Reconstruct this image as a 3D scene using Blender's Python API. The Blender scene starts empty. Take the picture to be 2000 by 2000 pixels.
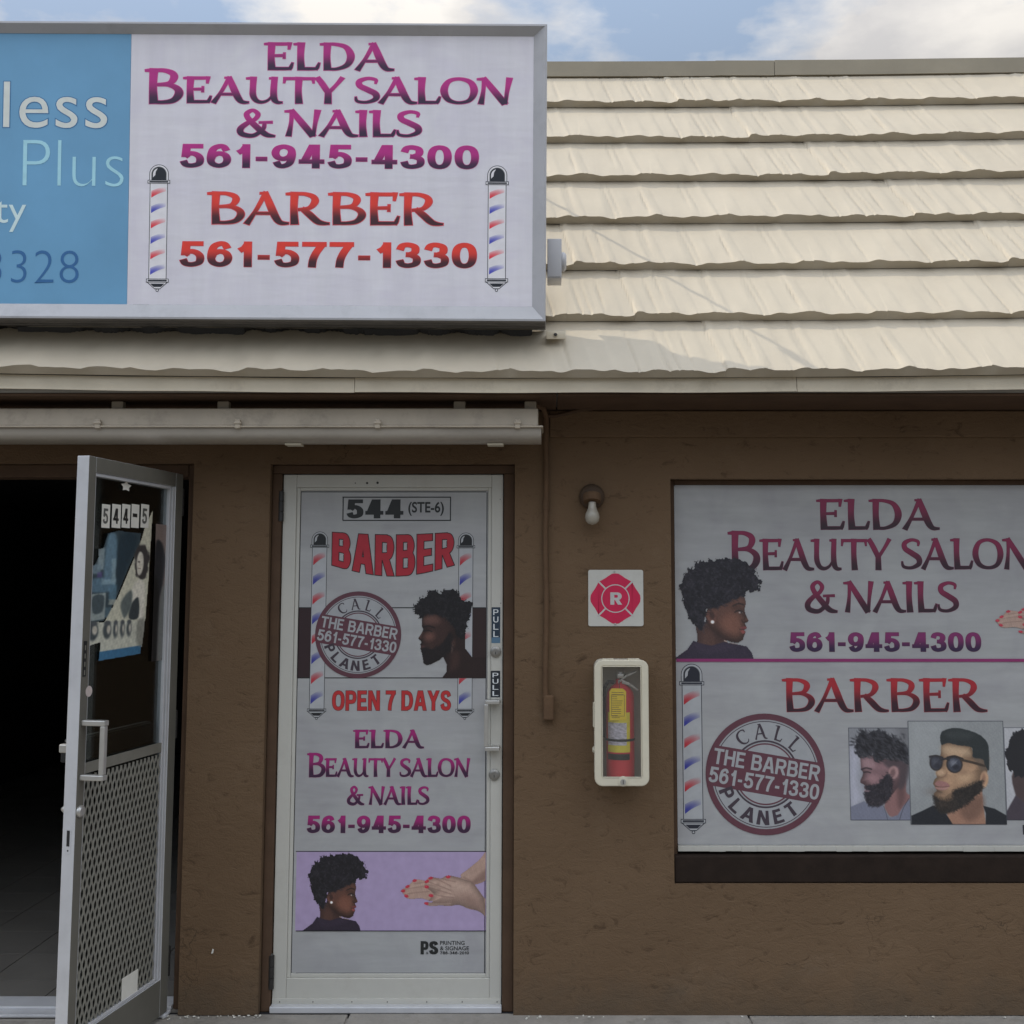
import bpy, bmesh, math, random
import numpy as np
from mathutils import Vector

random.seed(7)
S = bpy.context.scene
COL = S.collection
R = math.radians

# ------------------------------------------------------------------ camera
F, PX, PY = 2080.0, 1071.0, 960.0            # focal length and principal point in pixels of the 2000 px photograph
TH = math.atan(0.09)
EYE = Vector((0.0, -4.15, 1.597))
cam = bpy.data.cameras.new("camera")
cam.sensor_width = 36.0
cam.lens = 36.0 * F / 2000.0
cam.shift_x = -(PX - 1000) / 2000.0
cam.shift_y = -(1000 - PY) / 2000.0
cam.clip_start, cam.clip_end = 0.05, 2000
co = bpy.data.objects.new("camera", cam)
co.location = EYE
co.rotation_euler = (math.pi / 2 + TH, 0, 0)
COL.objects.link(co)
S.camera = co

# ------------------------------------------------------------------ light
SUN = Vector((-0.70, 0.115, 0.74)).normalized()
wd = bpy.data.worlds.new("World")
S.world = wd
wd.use_nodes = True
nt = wd.node_tree
bg = nt.nodes["Background"]
sky = nt.nodes.new("ShaderNodeTexSky")
sky.sky_type = 'NISHITA'
sky.sun_disc = False
sky.sun_elevation = math.asin(SUN.z)
sky.sun_rotation = math.atan2(SUN.x, SUN.y)
sky.dust_density = 1.5
tc = nt.nodes.new("ShaderNodeTexCoord")
mp = nt.nodes.new("ShaderNodeMapping")
mp.inputs['Scale'].default_value = (1.0, 1.0, 2.2)
mp.inputs['Location'].default_value = (0.35, 0.0, 0.12)
nz = nt.nodes.new("ShaderNodeTexNoise")
nz.inputs['Scale'].default_value = 4.2
nz.inputs['Detail'].default_value = 9
nz.inputs['Roughness'].default_value = 0.55
rp = nt.nodes.new("ShaderNodeValToRGB")
rp.color_ramp.elements[0].position = 0.44
rp.color_ramp.elements[1].position = 0.585
nz2 = nt.nodes.new("ShaderNodeTexNoise")
nz2.inputs['Scale'].default_value = 9
nz2.inputs['Detail'].default_value = 6
rp2 = nt.nodes.new("ShaderNodeValToRGB")
rp2.color_ramp.elements[0].position = 0.35
rp2.color_ramp.elements[0].color = (5.2, 5.1, 5.1, 1)
rp2.color_ramp.elements[1].position = 0.62
rp2.color_ramp.elements[1].color = (7.4, 7.1, 6.7, 1)
hz = nt.nodes.new("ShaderNodeMixRGB")
hz.inputs[0].default_value = 0.5
hz.inputs[2].default_value = (4.0, 4.9, 6.1, 1)
mx = nt.nodes.new("ShaderNodeMixRGB")
L = nt.links.new
L(tc.outputs['Generated'], mp.inputs['Vector'])
L(mp.outputs[0], nz.inputs['Vector'])
L(mp.outputs[0], nz2.inputs['Vector'])
L(nz.outputs['Fac'], rp.inputs[0])
L(nz2.outputs['Fac'], rp2.inputs[0])
L(sky.outputs[0], hz.inputs[1])
L(rp.outputs[0], mx.inputs[0])
L(hz.outputs[0], mx.inputs[1])
L(rp2.outputs[0], mx.inputs[2])
sx = nt.nodes.new("ShaderNodeSeparateXYZ")
L(tc.outputs['Generated'], sx.inputs[0])
mr = nt.nodes.new("ShaderNodeMapRange")            # sky scaled dim low down and bright overhead to shape light on the facade
mr.interpolation_type = 'SMOOTHSTEP'
mr.inputs['From Min'].default_value = -0.02
mr.inputs['From Max'].default_value = 0.95
mr.inputs['To Min'].default_value = 0.20
mr.inputs['To Max'].default_value = 2.9
L(sx.outputs['Z'], mr.inputs['Value'])
mry = nt.nodes.new("ShaderNodeMapRange")           # unseen street-side sky boosted to light the facade, dimmer behind the building
mry.inputs['From Min'].default_value = -0.2
mry.inputs['From Max'].default_value = 0.6
mry.inputs['To Min'].default_value = 1.0
mry.inputs['To Max'].default_value = 0.56
L(sx.outputs['Y'], mry.inputs['Value'])
mm_ = nt.nodes.new("ShaderNodeMath")
mm_.operation = 'MULTIPLY'
L(mr.outputs[0], mm_.inputs[0])
L(mry.outputs[0], mm_.inputs[1])
mu = nt.nodes.new("ShaderNodeVectorMath")
mu.operation = 'SCALE'
L(mx.outputs[0], mu.inputs[0])
L(mm_.outputs[0], mu.inputs['Scale'])
L(mu.outputs[0], bg.inputs['Color'])
bg.inputs['Strength'].default_value = 0.15

sl = bpy.data.lights.new("sun", 'SUN')
sl.energy = 2.8
sl.angle = R(0.5)
sl.color = (1.0, 0.91, 0.76)
so = bpy.data.objects.new("sun", sl)
so.rotation_euler = (-SUN).to_track_quat('-Z', 'Y').to_euler()
so.location = (-5, 1, 8)
COL.objects.link(so)

S.view_settings.view_transform = 'Standard'
S.view_settings.look = 'None'
S.view_settings.exposure = 0.0
S.view_settings.gamma = 1.0
S.view_settings.use_curve_mapping = False

# ------------------------------------------------------------------ colour helpers
def lin1(c):
    c = c / 255.0
    return c / 12.92 if c <= 0.04045 else ((c + 0.055) / 1.055) ** 2.4
def lin(*c):
    return tuple(lin1(x) for x in c)
PAPER = 0.42
def alb(c, white, paper=None):
    """albedo of an ink that looks like c (sRGB) where the paper beside it looks like white"""
    paper = paper or PAPER
    w = lin1(white)
    return tuple(max(0.004, min(0.9, lin1(x) / w * paper)) for x in c)

# ------------------------------------------------------------------ materials
def new_mat(name):
    m = bpy.data.materials.new(name)
    m.use_nodes = True
    return m, m.node_tree, m.node_tree.nodes["Principled BSDF"]

def mat(name, col, rough=0.6, var=0.12, scale=6.0, bump=0.0, bscale=60.0, metal=0.0, dirt=None, dirt_amt=0.0,
        dscale=3.0, stretch=(1, 1, 1), spec=0.5, coat=0.0):
    m, n, b = new_mat(name)
    k = n.links.new
    t = n.nodes.new("ShaderNodeTexCoord")
    mpn = n.nodes.new("ShaderNodeMapping")
    mpn.inputs['Scale'].default_value = stretch
    k(t.outputs['Object'], mpn.inputs[0])
    a = n.nodes.new("ShaderNodeTexNoise")
    a.inputs['Scale'].default_value = scale
    a.inputs['Detail'].default_value = 7
    a.inputs['Roughness'].default_value = 0.6
    k(mpn.outputs[0], a.inputs['Vector'])
    r = n.nodes.new("ShaderNodeValToRGB")
    r.color_ramp.elements[0].position = 0.3
    r.color_ramp.elements[1].position = 0.7
    r.color_ramp.elements[0].color = tuple(c * (1 - var) for c in col) + (1,)
    r.color_ramp.elements[1].color = tuple(min(1, c * (1 + var)) for c in col) + (1,)
    k(a.outputs['Fac'], r.inputs[0])
    out = r.outputs[0]
    if dirt:
        d = n.nodes.new("ShaderNodeTexNoise")
        d.inputs['Scale'].default_value = dscale
        d.inputs['Detail'].default_value = 10
        d.inputs['Roughness'].default_value = 0.72
        k(mpn.outputs[0], d.inputs['Vector'])
        dr = n.nodes.new("ShaderNodeValToRGB")
        dr.color_ramp.elements[0].position = 0.52
        dr.color_ramp.elements[1].position = 0.78
        dr.color_ramp.elements[1].color = (dirt_amt,) * 3 + (1,)
        k(d.outputs['Fac'], dr.inputs[0])
        mm = n.nodes.new("ShaderNodeMixRGB")
        mm.inputs[2].default_value = tuple(dirt) + (1,)
        k(dr.outputs[0], mm.inputs[0])
        k(out, mm.inputs[1])
        out = mm.outputs[0]
    k(out, b.inputs['Base Color'])
    b.inputs['Roughness'].default_value = rough
    b.inputs['Metallic'].default_value = metal
    b.inputs['Specular IOR Level'].default_value = spec
    b.inputs['Coat Weight'].default_value = coat
    if bump:
        g = n.nodes.new("ShaderNodeTexNoise")
        g.inputs['Scale'].default_value = bscale
        g.inputs['Detail'].default_value = 6
        k(mpn.outputs[0], g.inputs['Vector'])
        bp = n.nodes.new("ShaderNodeBump")
        bp.inputs['Strength'].default_value = bump
        bp.inputs['Distance'].default_value = 0.01
        k(g.outputs['Fac'], bp.inputs['Height'])
        k(bp.outputs[0], b.inputs['Normal'])
    return m

def mat_stucco():
    m, n, b = new_mat("stucco")
    k = n.links.new
    t = n.nodes.new("ShaderNodeTexCoord")
    def noise(sc, det=6, rough=0.6):
        a = n.nodes.new("ShaderNodeTexNoise")
        a.inputs['Scale'].default_value = sc
        a.inputs['Detail'].default_value = det
        a.inputs['Roughness'].default_value = rough
        k(t.outputs['Object'], a.inputs['Vector'])
        return a
    big, fine = noise(1.3, 8), noise(140, 3)
    ms_ = n.nodes.new("ShaderNodeMapping")
    ms_.inputs['Scale'].default_value = (0.55, 1, 1)
    ms_.inputs['Rotation'].default_value = (0, 0.25, 0)
    k(t.outputs['Object'], ms_.inputs[0])
    mid = noise(24, 9, 0.68)
    mid.inputs['Distortion'].default_value = 0.9
    k(ms_.outputs[0], mid.inputs['Vector'])
    spl = noise(3.2, 10, 0.75)
    r = n.nodes.new("ShaderNodeValToRGB")
    r.color_ramp.elements[0].position, r.color_ramp.elements[1].position = 0.3, 0.72
    r.color_ramp.elements[0].color = (0.126, 0.079, 0.044, 1)
    r.color_ramp.elements[1].color = (0.164, 0.105, 0.060, 1)
    k(big.outputs['Fac'], r.inputs[0])
    # trowel scratches and chips: dark little marks
    cr = n.nodes.new("ShaderNodeValToRGB")
    cr.color_ramp.elements[0].position, cr.color_ramp.elements[1].position = 0.30, 0.43
    cr.color_ramp.elements[0].color = (0.55, 0.52, 0.5, 1)
    cr.color_ramp.elements[1].color = (1, 1, 1, 1)
    k(mid.outputs['Fac'], cr.inputs[0])
    mm = n.nodes.new("ShaderNodeMixRGB")
    mm.blend_type = 'MULTIPLY'
    mm.inputs[0].default_value = 1.0
    k(r.outputs[0], mm.inputs[1])
    k(cr.outputs[0], mm.inputs[2])
    # pale dusty scuffs in patches
    sr = n.nodes.new("ShaderNodeValToRGB")
    sr.color_ramp.elements[0].position, sr.color_ramp.elements[1].position = 0.56, 0.80
    sr.color_ramp.elements[1].color = (0.55, 0.55, 0.55, 1)
    k(spl.outputs['Fac'], sr.inputs[0])
    m2 = n.nodes.new("ShaderNodeMixRGB")
    m2.inputs[2].default_value = (0.205, 0.145, 0.094, 1)
    k(sr.outputs[0], m2.inputs[0])
    k(mm.outputs[0], m2.inputs[1])
    # sparse hairline cracks and splash dirt along the foot
    wv_ = n.nodes.new("ShaderNodeMixRGB")
    wv_.blend_type = 'ADD'
    wv_.inputs[0].default_value = 0.35
    k(t.outputs['Object'], wv_.inputs[1])
    k(noise(5, 4).outputs['Color'], wv_.inputs[2])
    vo = n.nodes.new("ShaderNodeTexVoronoi")
    vo.feature = 'DISTANCE_TO_EDGE'
    vo.inputs['Scale'].default_value = 2.3
    k(wv_.outputs[0], vo.inputs['Vector'])
    vr = n.nodes.new("ShaderNodeValToRGB")
    vr.color_ramp.elements[0].position, vr.color_ramp.elements[1].position = 0.0, 0.008
    vr.color_ramp.elements[0].color, vr.color_ramp.elements[1].color = (1, 1, 1, 1), (0, 0, 0, 1)
    k(vo.outputs['Distance'], vr.inputs[0])
    gate = n.nodes.new("ShaderNodeMapRange")
    gate.inputs['From Min'].default_value, gate.inputs['From Max'].default_value = 0.54, 0.62
    k(noise(1.9, 3).outputs['Fac'], gate.inputs['Value'])
    cm = n.nodes.new("ShaderNodeMath"); cm.operation = 'MULTIPLY'
    k(vr.outputs[0], cm.inputs[0]); k(gate.outputs[0], cm.inputs[1])
    c2_ = n.nodes.new("ShaderNodeMath"); c2_.operation = 'MULTIPLY'; c2_.inputs[1].default_value = 0.6
    k(cm.outputs[0], c2_.inputs[0])
    m3 = n.nodes.new("ShaderNodeMixRGB")
    m3.inputs[2].default_value = (0.035, 0.022, 0.014, 1)
    k(c2_.outputs[0], m3.inputs[0]); k(m2.outputs[0], m3.inputs[1])
    sp = n.nodes.new("ShaderNodeSeparateXYZ"); k(t.outputs['Object'], sp.inputs[0])
    za = n.nodes.new("ShaderNodeMath"); za.operation = 'MULTIPLY_ADD'; za.inputs[1].default_value = -0.5
    k(noise(7, 8, 0.7).outputs['Fac'], za.inputs[0]); k(sp.outputs['Z'], za.inputs[2])
    zr = n.nodes.new("ShaderNodeMapRange")
    zr.inputs['From Min'].default_value, zr.inputs['From Max'].default_value = -0.26, -0.08
    zr.inputs['To Min'].default_value, zr.inputs['To Max'].default_value = 0.5, 0.0
    k(za.outputs[0], zr.inputs['Value'])
    m4 = n.nodes.new("ShaderNodeMixRGB")
    m4.inputs[2].default_value = (0.085, 0.066, 0.046, 1)
    k(zr.outputs[0], m4.inputs[0]); k(m3.outputs[0], m4.inputs[1])
    k(m4.outputs[0], b.inputs['Base Color'])
    b.inputs['Roughness'].default_value = 0.85
    b.inputs['Specular IOR Level'].default_value = 0.25
    ad = n.nodes.new("ShaderNodeMath")
    ad.operation = 'MULTIPLY_ADD'
    ad.inputs[1].default_value = 0.35
    k(fine.outputs['Fac'], ad.inputs[0])
    k(mid.outputs['Fac'], ad.inputs[2])
    bp = n.nodes.new("ShaderNodeBump")
    bp.inputs['Strength'].default_value = 0.5
    bp.inputs['Distance'].default_value = 0.012
    k(ad.outputs[0], bp.inputs['Height'])
    k(bp.outputs[0], b.inputs['Normal'])
    return m

def mat_vinyl(name, col, tint, rough=0.38, streak=(1.2, 1, 9), lo=0.87):
    """printed vinyl with a faint marbled ground"""
    m, n, b = new_mat(name)
    k = n.links.new
    t = n.nodes.new("ShaderNodeTexCoord")
    a = n.nodes.new("ShaderNodeTexNoise")
    a.inputs['Scale'].default_value = 5.0
    a.inputs['Detail'].default_value = 5
    a.inputs['Distortion'].default_value = 1.2
    k(t.outputs['Object'], a.inputs['Vector'])
    r = n.nodes.new("ShaderNodeValToRGB")
    r.color_ramp.elements[0].position, r.color_ramp.elements[1].position = 0.35, 0.7
    r.color_ramp.elements[0].color = tuple(col) + (1,)
    r.color_ramp.elements[1].color = tuple(tint) + (1,)
    k(a.outputs['Fac'], r.inputs[0])
    ms_ = n.nodes.new("ShaderNodeMapping")
    ms_.inputs['Scale'].default_value = streak
    k(t.outputs['Object'], ms_.inputs[0])
    sn = n.nodes.new("ShaderNodeTexNoise")
    sn.inputs['Scale'].default_value = 2.2
    sn.inputs['Detail'].default_value = 8
    sn.inputs['Roughness'].default_value = 0.65
    k(ms_.outputs[0], sn.inputs['Vector'])
    sr = n.nodes.new("ShaderNodeValToRGB")
    sr.color_ramp.elements[0].position, sr.color_ramp.elements[1].position = 0.28, 0.72
    sr.color_ramp.elements[0].color = (lo, lo, lo, 1)
    sr.color_ramp.elements[1].color = (1.05, 1.05, 1.05, 1)
    k(sn.outputs['Fac'], sr.inputs[0])
    mm = n.nodes.new("ShaderNodeMixRGB")
    mm.blend_type = 'MULTIPLY'
    mm.inputs[0].default_value = 1.0
    k(r.outputs[0], mm.inputs[1])
    k(sr.outputs[0], mm.inputs[2])
    k(mm.outputs[0], b.inputs['Base Color'])
    b.inputs['Roughness'].default_value = rough
    mp_ = n.nodes.new("ShaderNodeMapping")
    mp_.inputs['Scale'].default_value = (2, 2, 9)
    k(t.outputs['Object'], mp_.inputs[0])
    g = n.nodes.new("ShaderNodeTexNoise")
    g.inputs['Scale'].default_value = 3
    k(mp_.outputs[0], g.inputs['Vector'])
    bp = n.nodes.new("ShaderNodeBump")
    bp.inputs['Strength'].default_value = 0.12
    bp.inputs['Distance'].default_value = 0.01
    k(g.outputs['Fac'], bp.inputs['Height'])
    k(bp.outputs[0], b.inputs['Normal'])
    return m

def mat_ink(rough=0.42):
    m, n, b = new_mat("printed_ink")
    a = n.nodes.new("ShaderNodeAttribute")
    a.attribute_name = "ink"
    t = n.nodes.new("ShaderNodeTexCoord")
    z = n.nodes.new("ShaderNodeTexNoise")
    z.inputs['Scale'].default_value = 30
    z.inputs['Detail'].default_value = 4
    n.links.new(t.outputs['Object'], z.inputs['Vector'])
    r = n.nodes.new("ShaderNodeValToRGB")
    r.color_ramp.elements[0].color = (0.85, 0.85, 0.85, 1)
    r.color_ramp.elements[1].color = (1.12, 1.12, 1.12, 1)
    n.links.new(z.outputs['Fac'], r.inputs[0])
    mm = n.nodes.new("ShaderNodeMixRGB")
    mm.blend_type = 'MULTIPLY'
    mm.inputs[0].default_value = 1
    n.links.new(a.outputs['Color'], mm.inputs[1])
    n.links.new(r.outputs[0], mm.inputs[2])
    n.links.new(mm.outputs[0], b.inputs['Base Color'])
    b.inputs['Roughness'].default_value = rough
    return m

def mat_glass(name, tint=(0.75, 0.8, 0.8), refl=0.5, haze=0.0):
    m, n, b = new_mat(name)
    n.nodes.remove(b)
    o = n.nodes["Material Output"]
    tr = n.nodes.new("ShaderNodeBsdfTransparent")
    tr.inputs[0].default_value = tuple(tint) + (1,)
    gl = n.nodes.new("ShaderNodeBsdfGlossy")
    gl.inputs['Roughness'].default_value = 0.03
    fr = n.nodes.new("ShaderNodeFresnel")
    fr.inputs[0].default_value = 1.5
    mu = n.nodes.new("ShaderNodeMath")
    mu.operation = 'MULTIPLY'
    mu.inputs[1].default_value = refl
    mi = n.nodes.new("ShaderNodeMixShader")
    n.links.new(fr.outputs[0], mu.inputs[0])
    n.links.new(mu.outputs[0], mi.inputs[0])
    n.links.new(tr.outputs[0], mi.inputs[1])
    n.links.new(gl.outputs[0], mi.inputs[2])
    if haze:
        df = n.nodes.new("ShaderNodeBsdfDiffuse")
        df.inputs[0].default_value = (0.8, 0.77, 0.7, 1)
        m2 = n.nodes.new("ShaderNodeMixShader")
        m2.inputs[0].default_value = haze
        n.links.new(mi.outputs[0], m2.inputs[1])
        n.links.new(df.outputs[0], m2.inputs[2])
        mi = m2
    n.links.new(mi.outputs[0], o.inputs[0])
    return m

M = {}
M['stucco'] = mat_stucco()
M['brown_paint'] = mat("brown_paint", (0.084, 0.050, 0.030), 0.8, 0.15, 9, 0.15, 40, spec=.25)
M['dark_brown'] = mat("dark_brown_paint", (0.022, 0.014, 0.010), 0.8, 0.25, 12, 0.2, 30, spec=.2)
M['roof'] = mat("cream_painted_steel", (0.458, 0.402, 0.308), 0.6, 0.05, 5, 0.10, 30, stretch=(1, 1, .25), dirt=(0.36, 0.30, 0.22), dirt_amt=0.35, dscale=2.2)
M['fascia'] = mat("cream_painted_trim", (0.62, 0.55, 0.42), 0.55, 0.08, 7, 0.12, 25, dirt=(0.2, 0.16, 0.11), dirt_amt=0.5, dscale=7)
M['coping'] = mat("weathered_coping", (0.32, 0.28, 0.205), 0.6, 0.1, 3, 0.08, 20)
M['white_alu'] = mat("white_painted_aluminium", (0.50, 0.49, 0.44), 0.45, 0.05, 5, 0.05, 40, dirt=(0.33, 0.31, 0.27), dirt_amt=0.45, dscale=5)
M['mill_alu'] = mat("mill_aluminium", (0.55, 0.555, 0.57), 0.38, 0.06, 8, 0.03, 60, metal=0.2, dirt=(0.3, 0.3, 0.3), dirt_amt=0.3, dscale=6)
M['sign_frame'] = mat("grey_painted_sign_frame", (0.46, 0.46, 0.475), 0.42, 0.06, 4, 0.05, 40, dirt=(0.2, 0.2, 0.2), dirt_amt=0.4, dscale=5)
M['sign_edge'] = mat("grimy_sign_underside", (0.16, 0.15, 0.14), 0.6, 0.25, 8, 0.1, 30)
M['door_face'] = mat("shaded_grey_face", (0.135, 0.128, 0.106), 0.6, 0.1, 6, 0.04, 40, metal=0.1, dirt=(0.15, 0.14, 0.12), dirt_amt=0.5, dscale=5)  # darker copy of the door metal, with the side's shade put into the colour
M['lock'] = mat("worn_lock_metal", (0.27, 0.26, 0.24), 0.35, 0.15, 40, metal=0.6)
M['steel'] = mat("brushed_steel", (0.52, 0.51, 0.48), 0.33, 0.06, 30, 0.05, 80, metal=0.7)
M['dark_metal'] = mat("dark_bronze_metal", (0.022, 0.02, 0.018), 0.5, 0.3, 20, 0.2, 60)
M['black'] = mat("black_plastic", (0.012, 0.012, 0.013), 0.5, 0.2, 20)
M['vinyl'] = mat_vinyl("printed_vinyl", (0.415, 0.42, 0.415), (0.365, 0.362, 0.37))
M['vinyl_sign'] = mat_vinyl("sign_vinyl", (0.82, 0.80, 0.84), (0.76, 0.73, 0.80), 0.4, (7, 1, 0.7), 0.95)
M['vinyl_blue'] = mat("blue_sign_vinyl", (0.165, 0.395, 0.62), 0.42, 0.08, 3)
M['ink'] = mat_ink()
M['glass'] = mat_glass("door_glass", (0.55, 0.58, 0.58), 0.4)
M['clear'] = mat_glass("clear_cover", (0.985, 0.985, 0.98), 0.6, 0.035)
M['lens'] = mat("frosted_diffuser", (0.35, 0.315, 0.265), 0.3, 0.14, 5, 0.06, 30, stretch=(.4, 1, 1), dirt=(0.16, 0.14, 0.12), dirt_amt=0.5, dscale=4)
M['fixture'] = mat("dirty_cream_fixture", (0.43, 0.37, 0.285), 0.5, 0.1, 6, 0.06, 40, dirt=(0.15, 0.12, 0.09), dirt_amt=0.6, dscale=9)
M['conduit'] = mat("brown_painted_conduit", (0.118, 0.070, 0.039), 0.85, 0.12, 15, 0.3, 60, spec=.25)
M['bulb'] = mat("milky_glass_bulb", (0.36, 0.33, 0.27), 0.2, 0.04, 10)
M['cab'] = mat("ivory_plastic", (0.62, 0.575, 0.45), 0.4, 0.05, 8, 0.04, 60, dirt=(0.35, 0.31, 0.24), dirt_amt=0.35, dscale=9)
M['cab_in'] = mat("cabinet_inside", (0.60, 0.57, 0.48), 0.6, 0.06, 8)
M['red'] = mat("extinguisher_red", (0.66, 0.035, 0.05), 0.3, 0.06, 10)
M['yellow'] = mat("yellow_card", (0.88, 0.66, 0.03), 0.6, 0.06, 14)
M['concrete'] = mat("concrete", (0.27, 0.25, 0.22), 0.85, 0.16, 5, 0.35, 60, dirt=(0.12, 0.11, 0.09), dirt_amt=0.75, dscale=9)
M['asphalt'] = mat("asphalt", (0.115, 0.106, 0.092), 0.9, 0.2, 3, 0.4, 150)
M['tile'] = mat("floor_tile", (0.15, 0.14, 0.125), 0.35, 0.12, 4)
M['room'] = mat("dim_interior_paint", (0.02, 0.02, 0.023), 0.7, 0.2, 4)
M['paper'] = mat("paper", (0.70, 0.68, 0.61), 0.7, 0.06, 20)
M['mesh'] = mat("expanded_metal", (0.235, 0.228, 0.195), 0.5, 0.1, 20, metal=0.3)
M['flatroof'] = mat("flat_roof_felt", (0.3, 0.29, 0.27), 0.9, 0.15, 3)

# ------------------------------------------------------------------ mesh builder
class MB:
    def __init__(s):
        s.v, s.f, s.m, s.c, s.sm = [], [], [], [], []
    def add(s, vs, fs, mi=0, col=None, smooth=False):
        o = len(s.v)
        s.v += [tuple(v) for v in vs]
        s.f += [tuple(i + o for i in f) for f in fs]
        s.m += [mi] * len(fs)
        s.sm += [smooth] * len(fs)
        if col is None: col = (1, 1, 1)
        if len(vs) and isinstance(col[0], (tuple, list, np.ndarray)):
            s.c += [tuple(c) for c in col]
        else:
            s.c += [tuple(col)] * len(vs)
    def box(s, x0, x1, y0, y1, z0, z1, mi=0, col=None):
        v = [(x, y, z) for x in (x0, x1) for y in (y0, y1) for z in (z0, z1)]
        s.add(v, [(0, 1, 3, 2), (4, 6, 7, 5), (0, 4, 5, 1), (2, 3, 7, 6), (0, 2, 6, 4), (1, 5, 7, 3)], mi, col)
    def prism(s, poly, off, mi=0, col=None, smooth=False):
        """closed polygon of 3-D points pushed along off"""
        n = len(poly); off = Vector(off)
        v = [Vector(p) for p in poly] + [Vector(p) + off for p in poly]
        f = [tuple(range(n)), tuple(range(2 * n - 1, n - 1, -1))]
        s.add(v, f, mi, col)
        o = len(s.v) - 2 * n
        for i in range(n):
            j = (i + 1) % n
            s.f.append((o + j, o + i, o + n + i, o + n + j)); s.m.append(mi); s.sm.append(smooth)
    def tube(s, path, r, n=10, mi=0, col=None, caps=True):
        path = [Vector(p) for p in path]
        rs = r if isinstance(r, (list, tuple)) else [r] * len(path)
        vs, fs = [], []
        up = Vector((0, 0, 1))
        for i, p in enumerate(path):
            t = (path[min(i + 1, len(path) - 1)] - path[max(i - 1, 0)]).normalized()
            a = t.cross(up)
            if a.length < 0.05: a = t.cross(Vector((0, 1, 0)))
            a.normalize(); b = a.cross(t)
            for k in range(n):
                q = 2 * math.pi * k / n
                vs.append(p + a * math.cos(q) * rs[i] + b * math.sin(q) * rs[i])
        for i in range(len(path) - 1):
            for k in range(n):
                l = (k + 1) % n
                fs.append((i * n + k, i * n + l, (i + 1) * n + l, (i + 1) * n + k))
        s.add(vs, fs, mi, col, True)
        if caps:
            o = len(s.v) - len(vs)
            s.f += [tuple(o + k for k in range(n - 1, -1, -1)), tuple(o + (len(path) - 1) * n + k for k in range(n))]
            s.m += [mi, mi]; s.sm += [False, False]
    def lathe(s, c, axis, prof, n=24, mi=0, col=None):
        """prof: (distance along axis, radius)"""
        ax = Vector(axis).normalized()
        c = Vector(c)
        s.tube([c + ax * d for d, r in prof], [max(r, 1e-4) for d, r in prof], n, mi, col)

ORG = {}
def link(o, parent):
    COL.objects.link(o)
    if parent: o.parent = parent
    return o
def thing(name, label, cat, loc, group=None):
    o = bpy.data.objects.new(name, None)
    o.empty_display_size = 0.1
    o.location = loc
    COL.objects.link(o)
    o['label'], o['category'] = label, cat
    if group: o['group'] = group
    ORG[o.name] = Vector(loc)
    return o
def build(mb, name, mats, parent=None, bevel=0.0, seg=2, origin=None, label=None, ink=False, angle=35):
    org = ORG[parent.name] if parent else Vector(origin or (0, 0, 0))
    me = bpy.data.meshes.new(name)
    me.from_pydata([tuple(Vector(v) - org) for v in mb.v], [], mb.f)
    for m in mats: me.materials.append(m)
    me.polygons.foreach_set('material_index', mb.m)
    me.polygons.foreach_set('use_smooth', mb.sm)
    if ink:
        at = me.color_attributes.new("ink", 'FLOAT_COLOR', 'POINT')
        at.data.foreach_set('color', np.array([tuple(c)[:3] + (1,) for c in mb.c], dtype=np.float32).ravel())
    if bevel:
        bm = bmesh.new(); bm.from_mesh(me)
        bmesh.ops.recalc_face_normals(bm, faces=bm.faces)
        ed = [e for e in bm.edges if len(e.link_faces) == 2 and e.calc_face_angle(0) > R(angle)]
        bmesh.ops.bevel(bm, geom=ed, offset=bevel, segments=seg, affect='EDGES', clamp_overlap=True, profile=0.5)
        bm.to_mesh(me); bm.free()
    elif not ink:
        bm = bmesh.new(); bm.from_mesh(me)
        bmesh.ops.recalc_face_normals(bm, faces=bm.faces)
        bm.to_mesh(me); bm.free()
    if any(mb.sm) and not ink:
        me.set_sharp_from_angle(angle=R(40))
    me.update()
    o = bpy.data.objects.new(name, me)
    if not parent: o.location = org
    link(o, parent)
    ORG[o.name] = org
    if label: o['label'] = label
    return o
def tagged(o, label, cat, group=None):
    o['label'], o['category'] = label, cat
    if group: o['group'] = group
    return o
def structure(o):
    o['kind'] = 'structure'
    return o

# ------------------------------------------------------------------ planes of the place
FW = Vector((0, math.cos(TH), math.sin(TH)))
UPV = Vector((0, -math.sin(TH), math.cos(TH)))
def ray(px, py):
    return Vector((1, 0, 0)) * ((px - PX) / F) + UPV * ((PY - py) / F) + FW
class Plane:
    """a real plane of the scene: p0, horizontal axis ux, upward axis uy, n towards the street"""
    def __init__(s, p0, n, ux=(1, 0, 0)):
        s.p0, s.n, s.ux = Vector(p0), Vector(n).normalized(), Vector(ux).normalized()
        s.uy = s.n.cross(s.ux).normalized()
    def hit(s, px, py):
        d = ray(px, py)
        return EYE + d * ((s.p0 - EYE).dot(s.n) / d.dot(s.n))
    def ab(s, px, py):
        q = s.hit(px, py) - s.p0
        return (q.dot(s.ux), q.dot(s.uy))
    def P(s, a, b, off=0.0):
        return s.p0 + s.ux * a + s.uy * b + s.n * off
    def rect(s, x0, x1, y0, y1):
        """metric a0,a1,b0,b1 of a rectangle seen at those photo pixels (y0 above y1)"""
        ym, xm = (y0 + y1) / 2, (x0 + x1) / 2
        return s.ab(x0, ym)[0], s.ab(x1, ym)[0], s.ab(xm, y1)[1], s.ab(xm, y0)[1]
def YP(y): return Plane((0, y, 0), (0, -1, 0))
def U(px, py, y=0.0):
    h = YP(y).hit(px, py)
    return h.x, h.z
WALL = YP(0.0)

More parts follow.
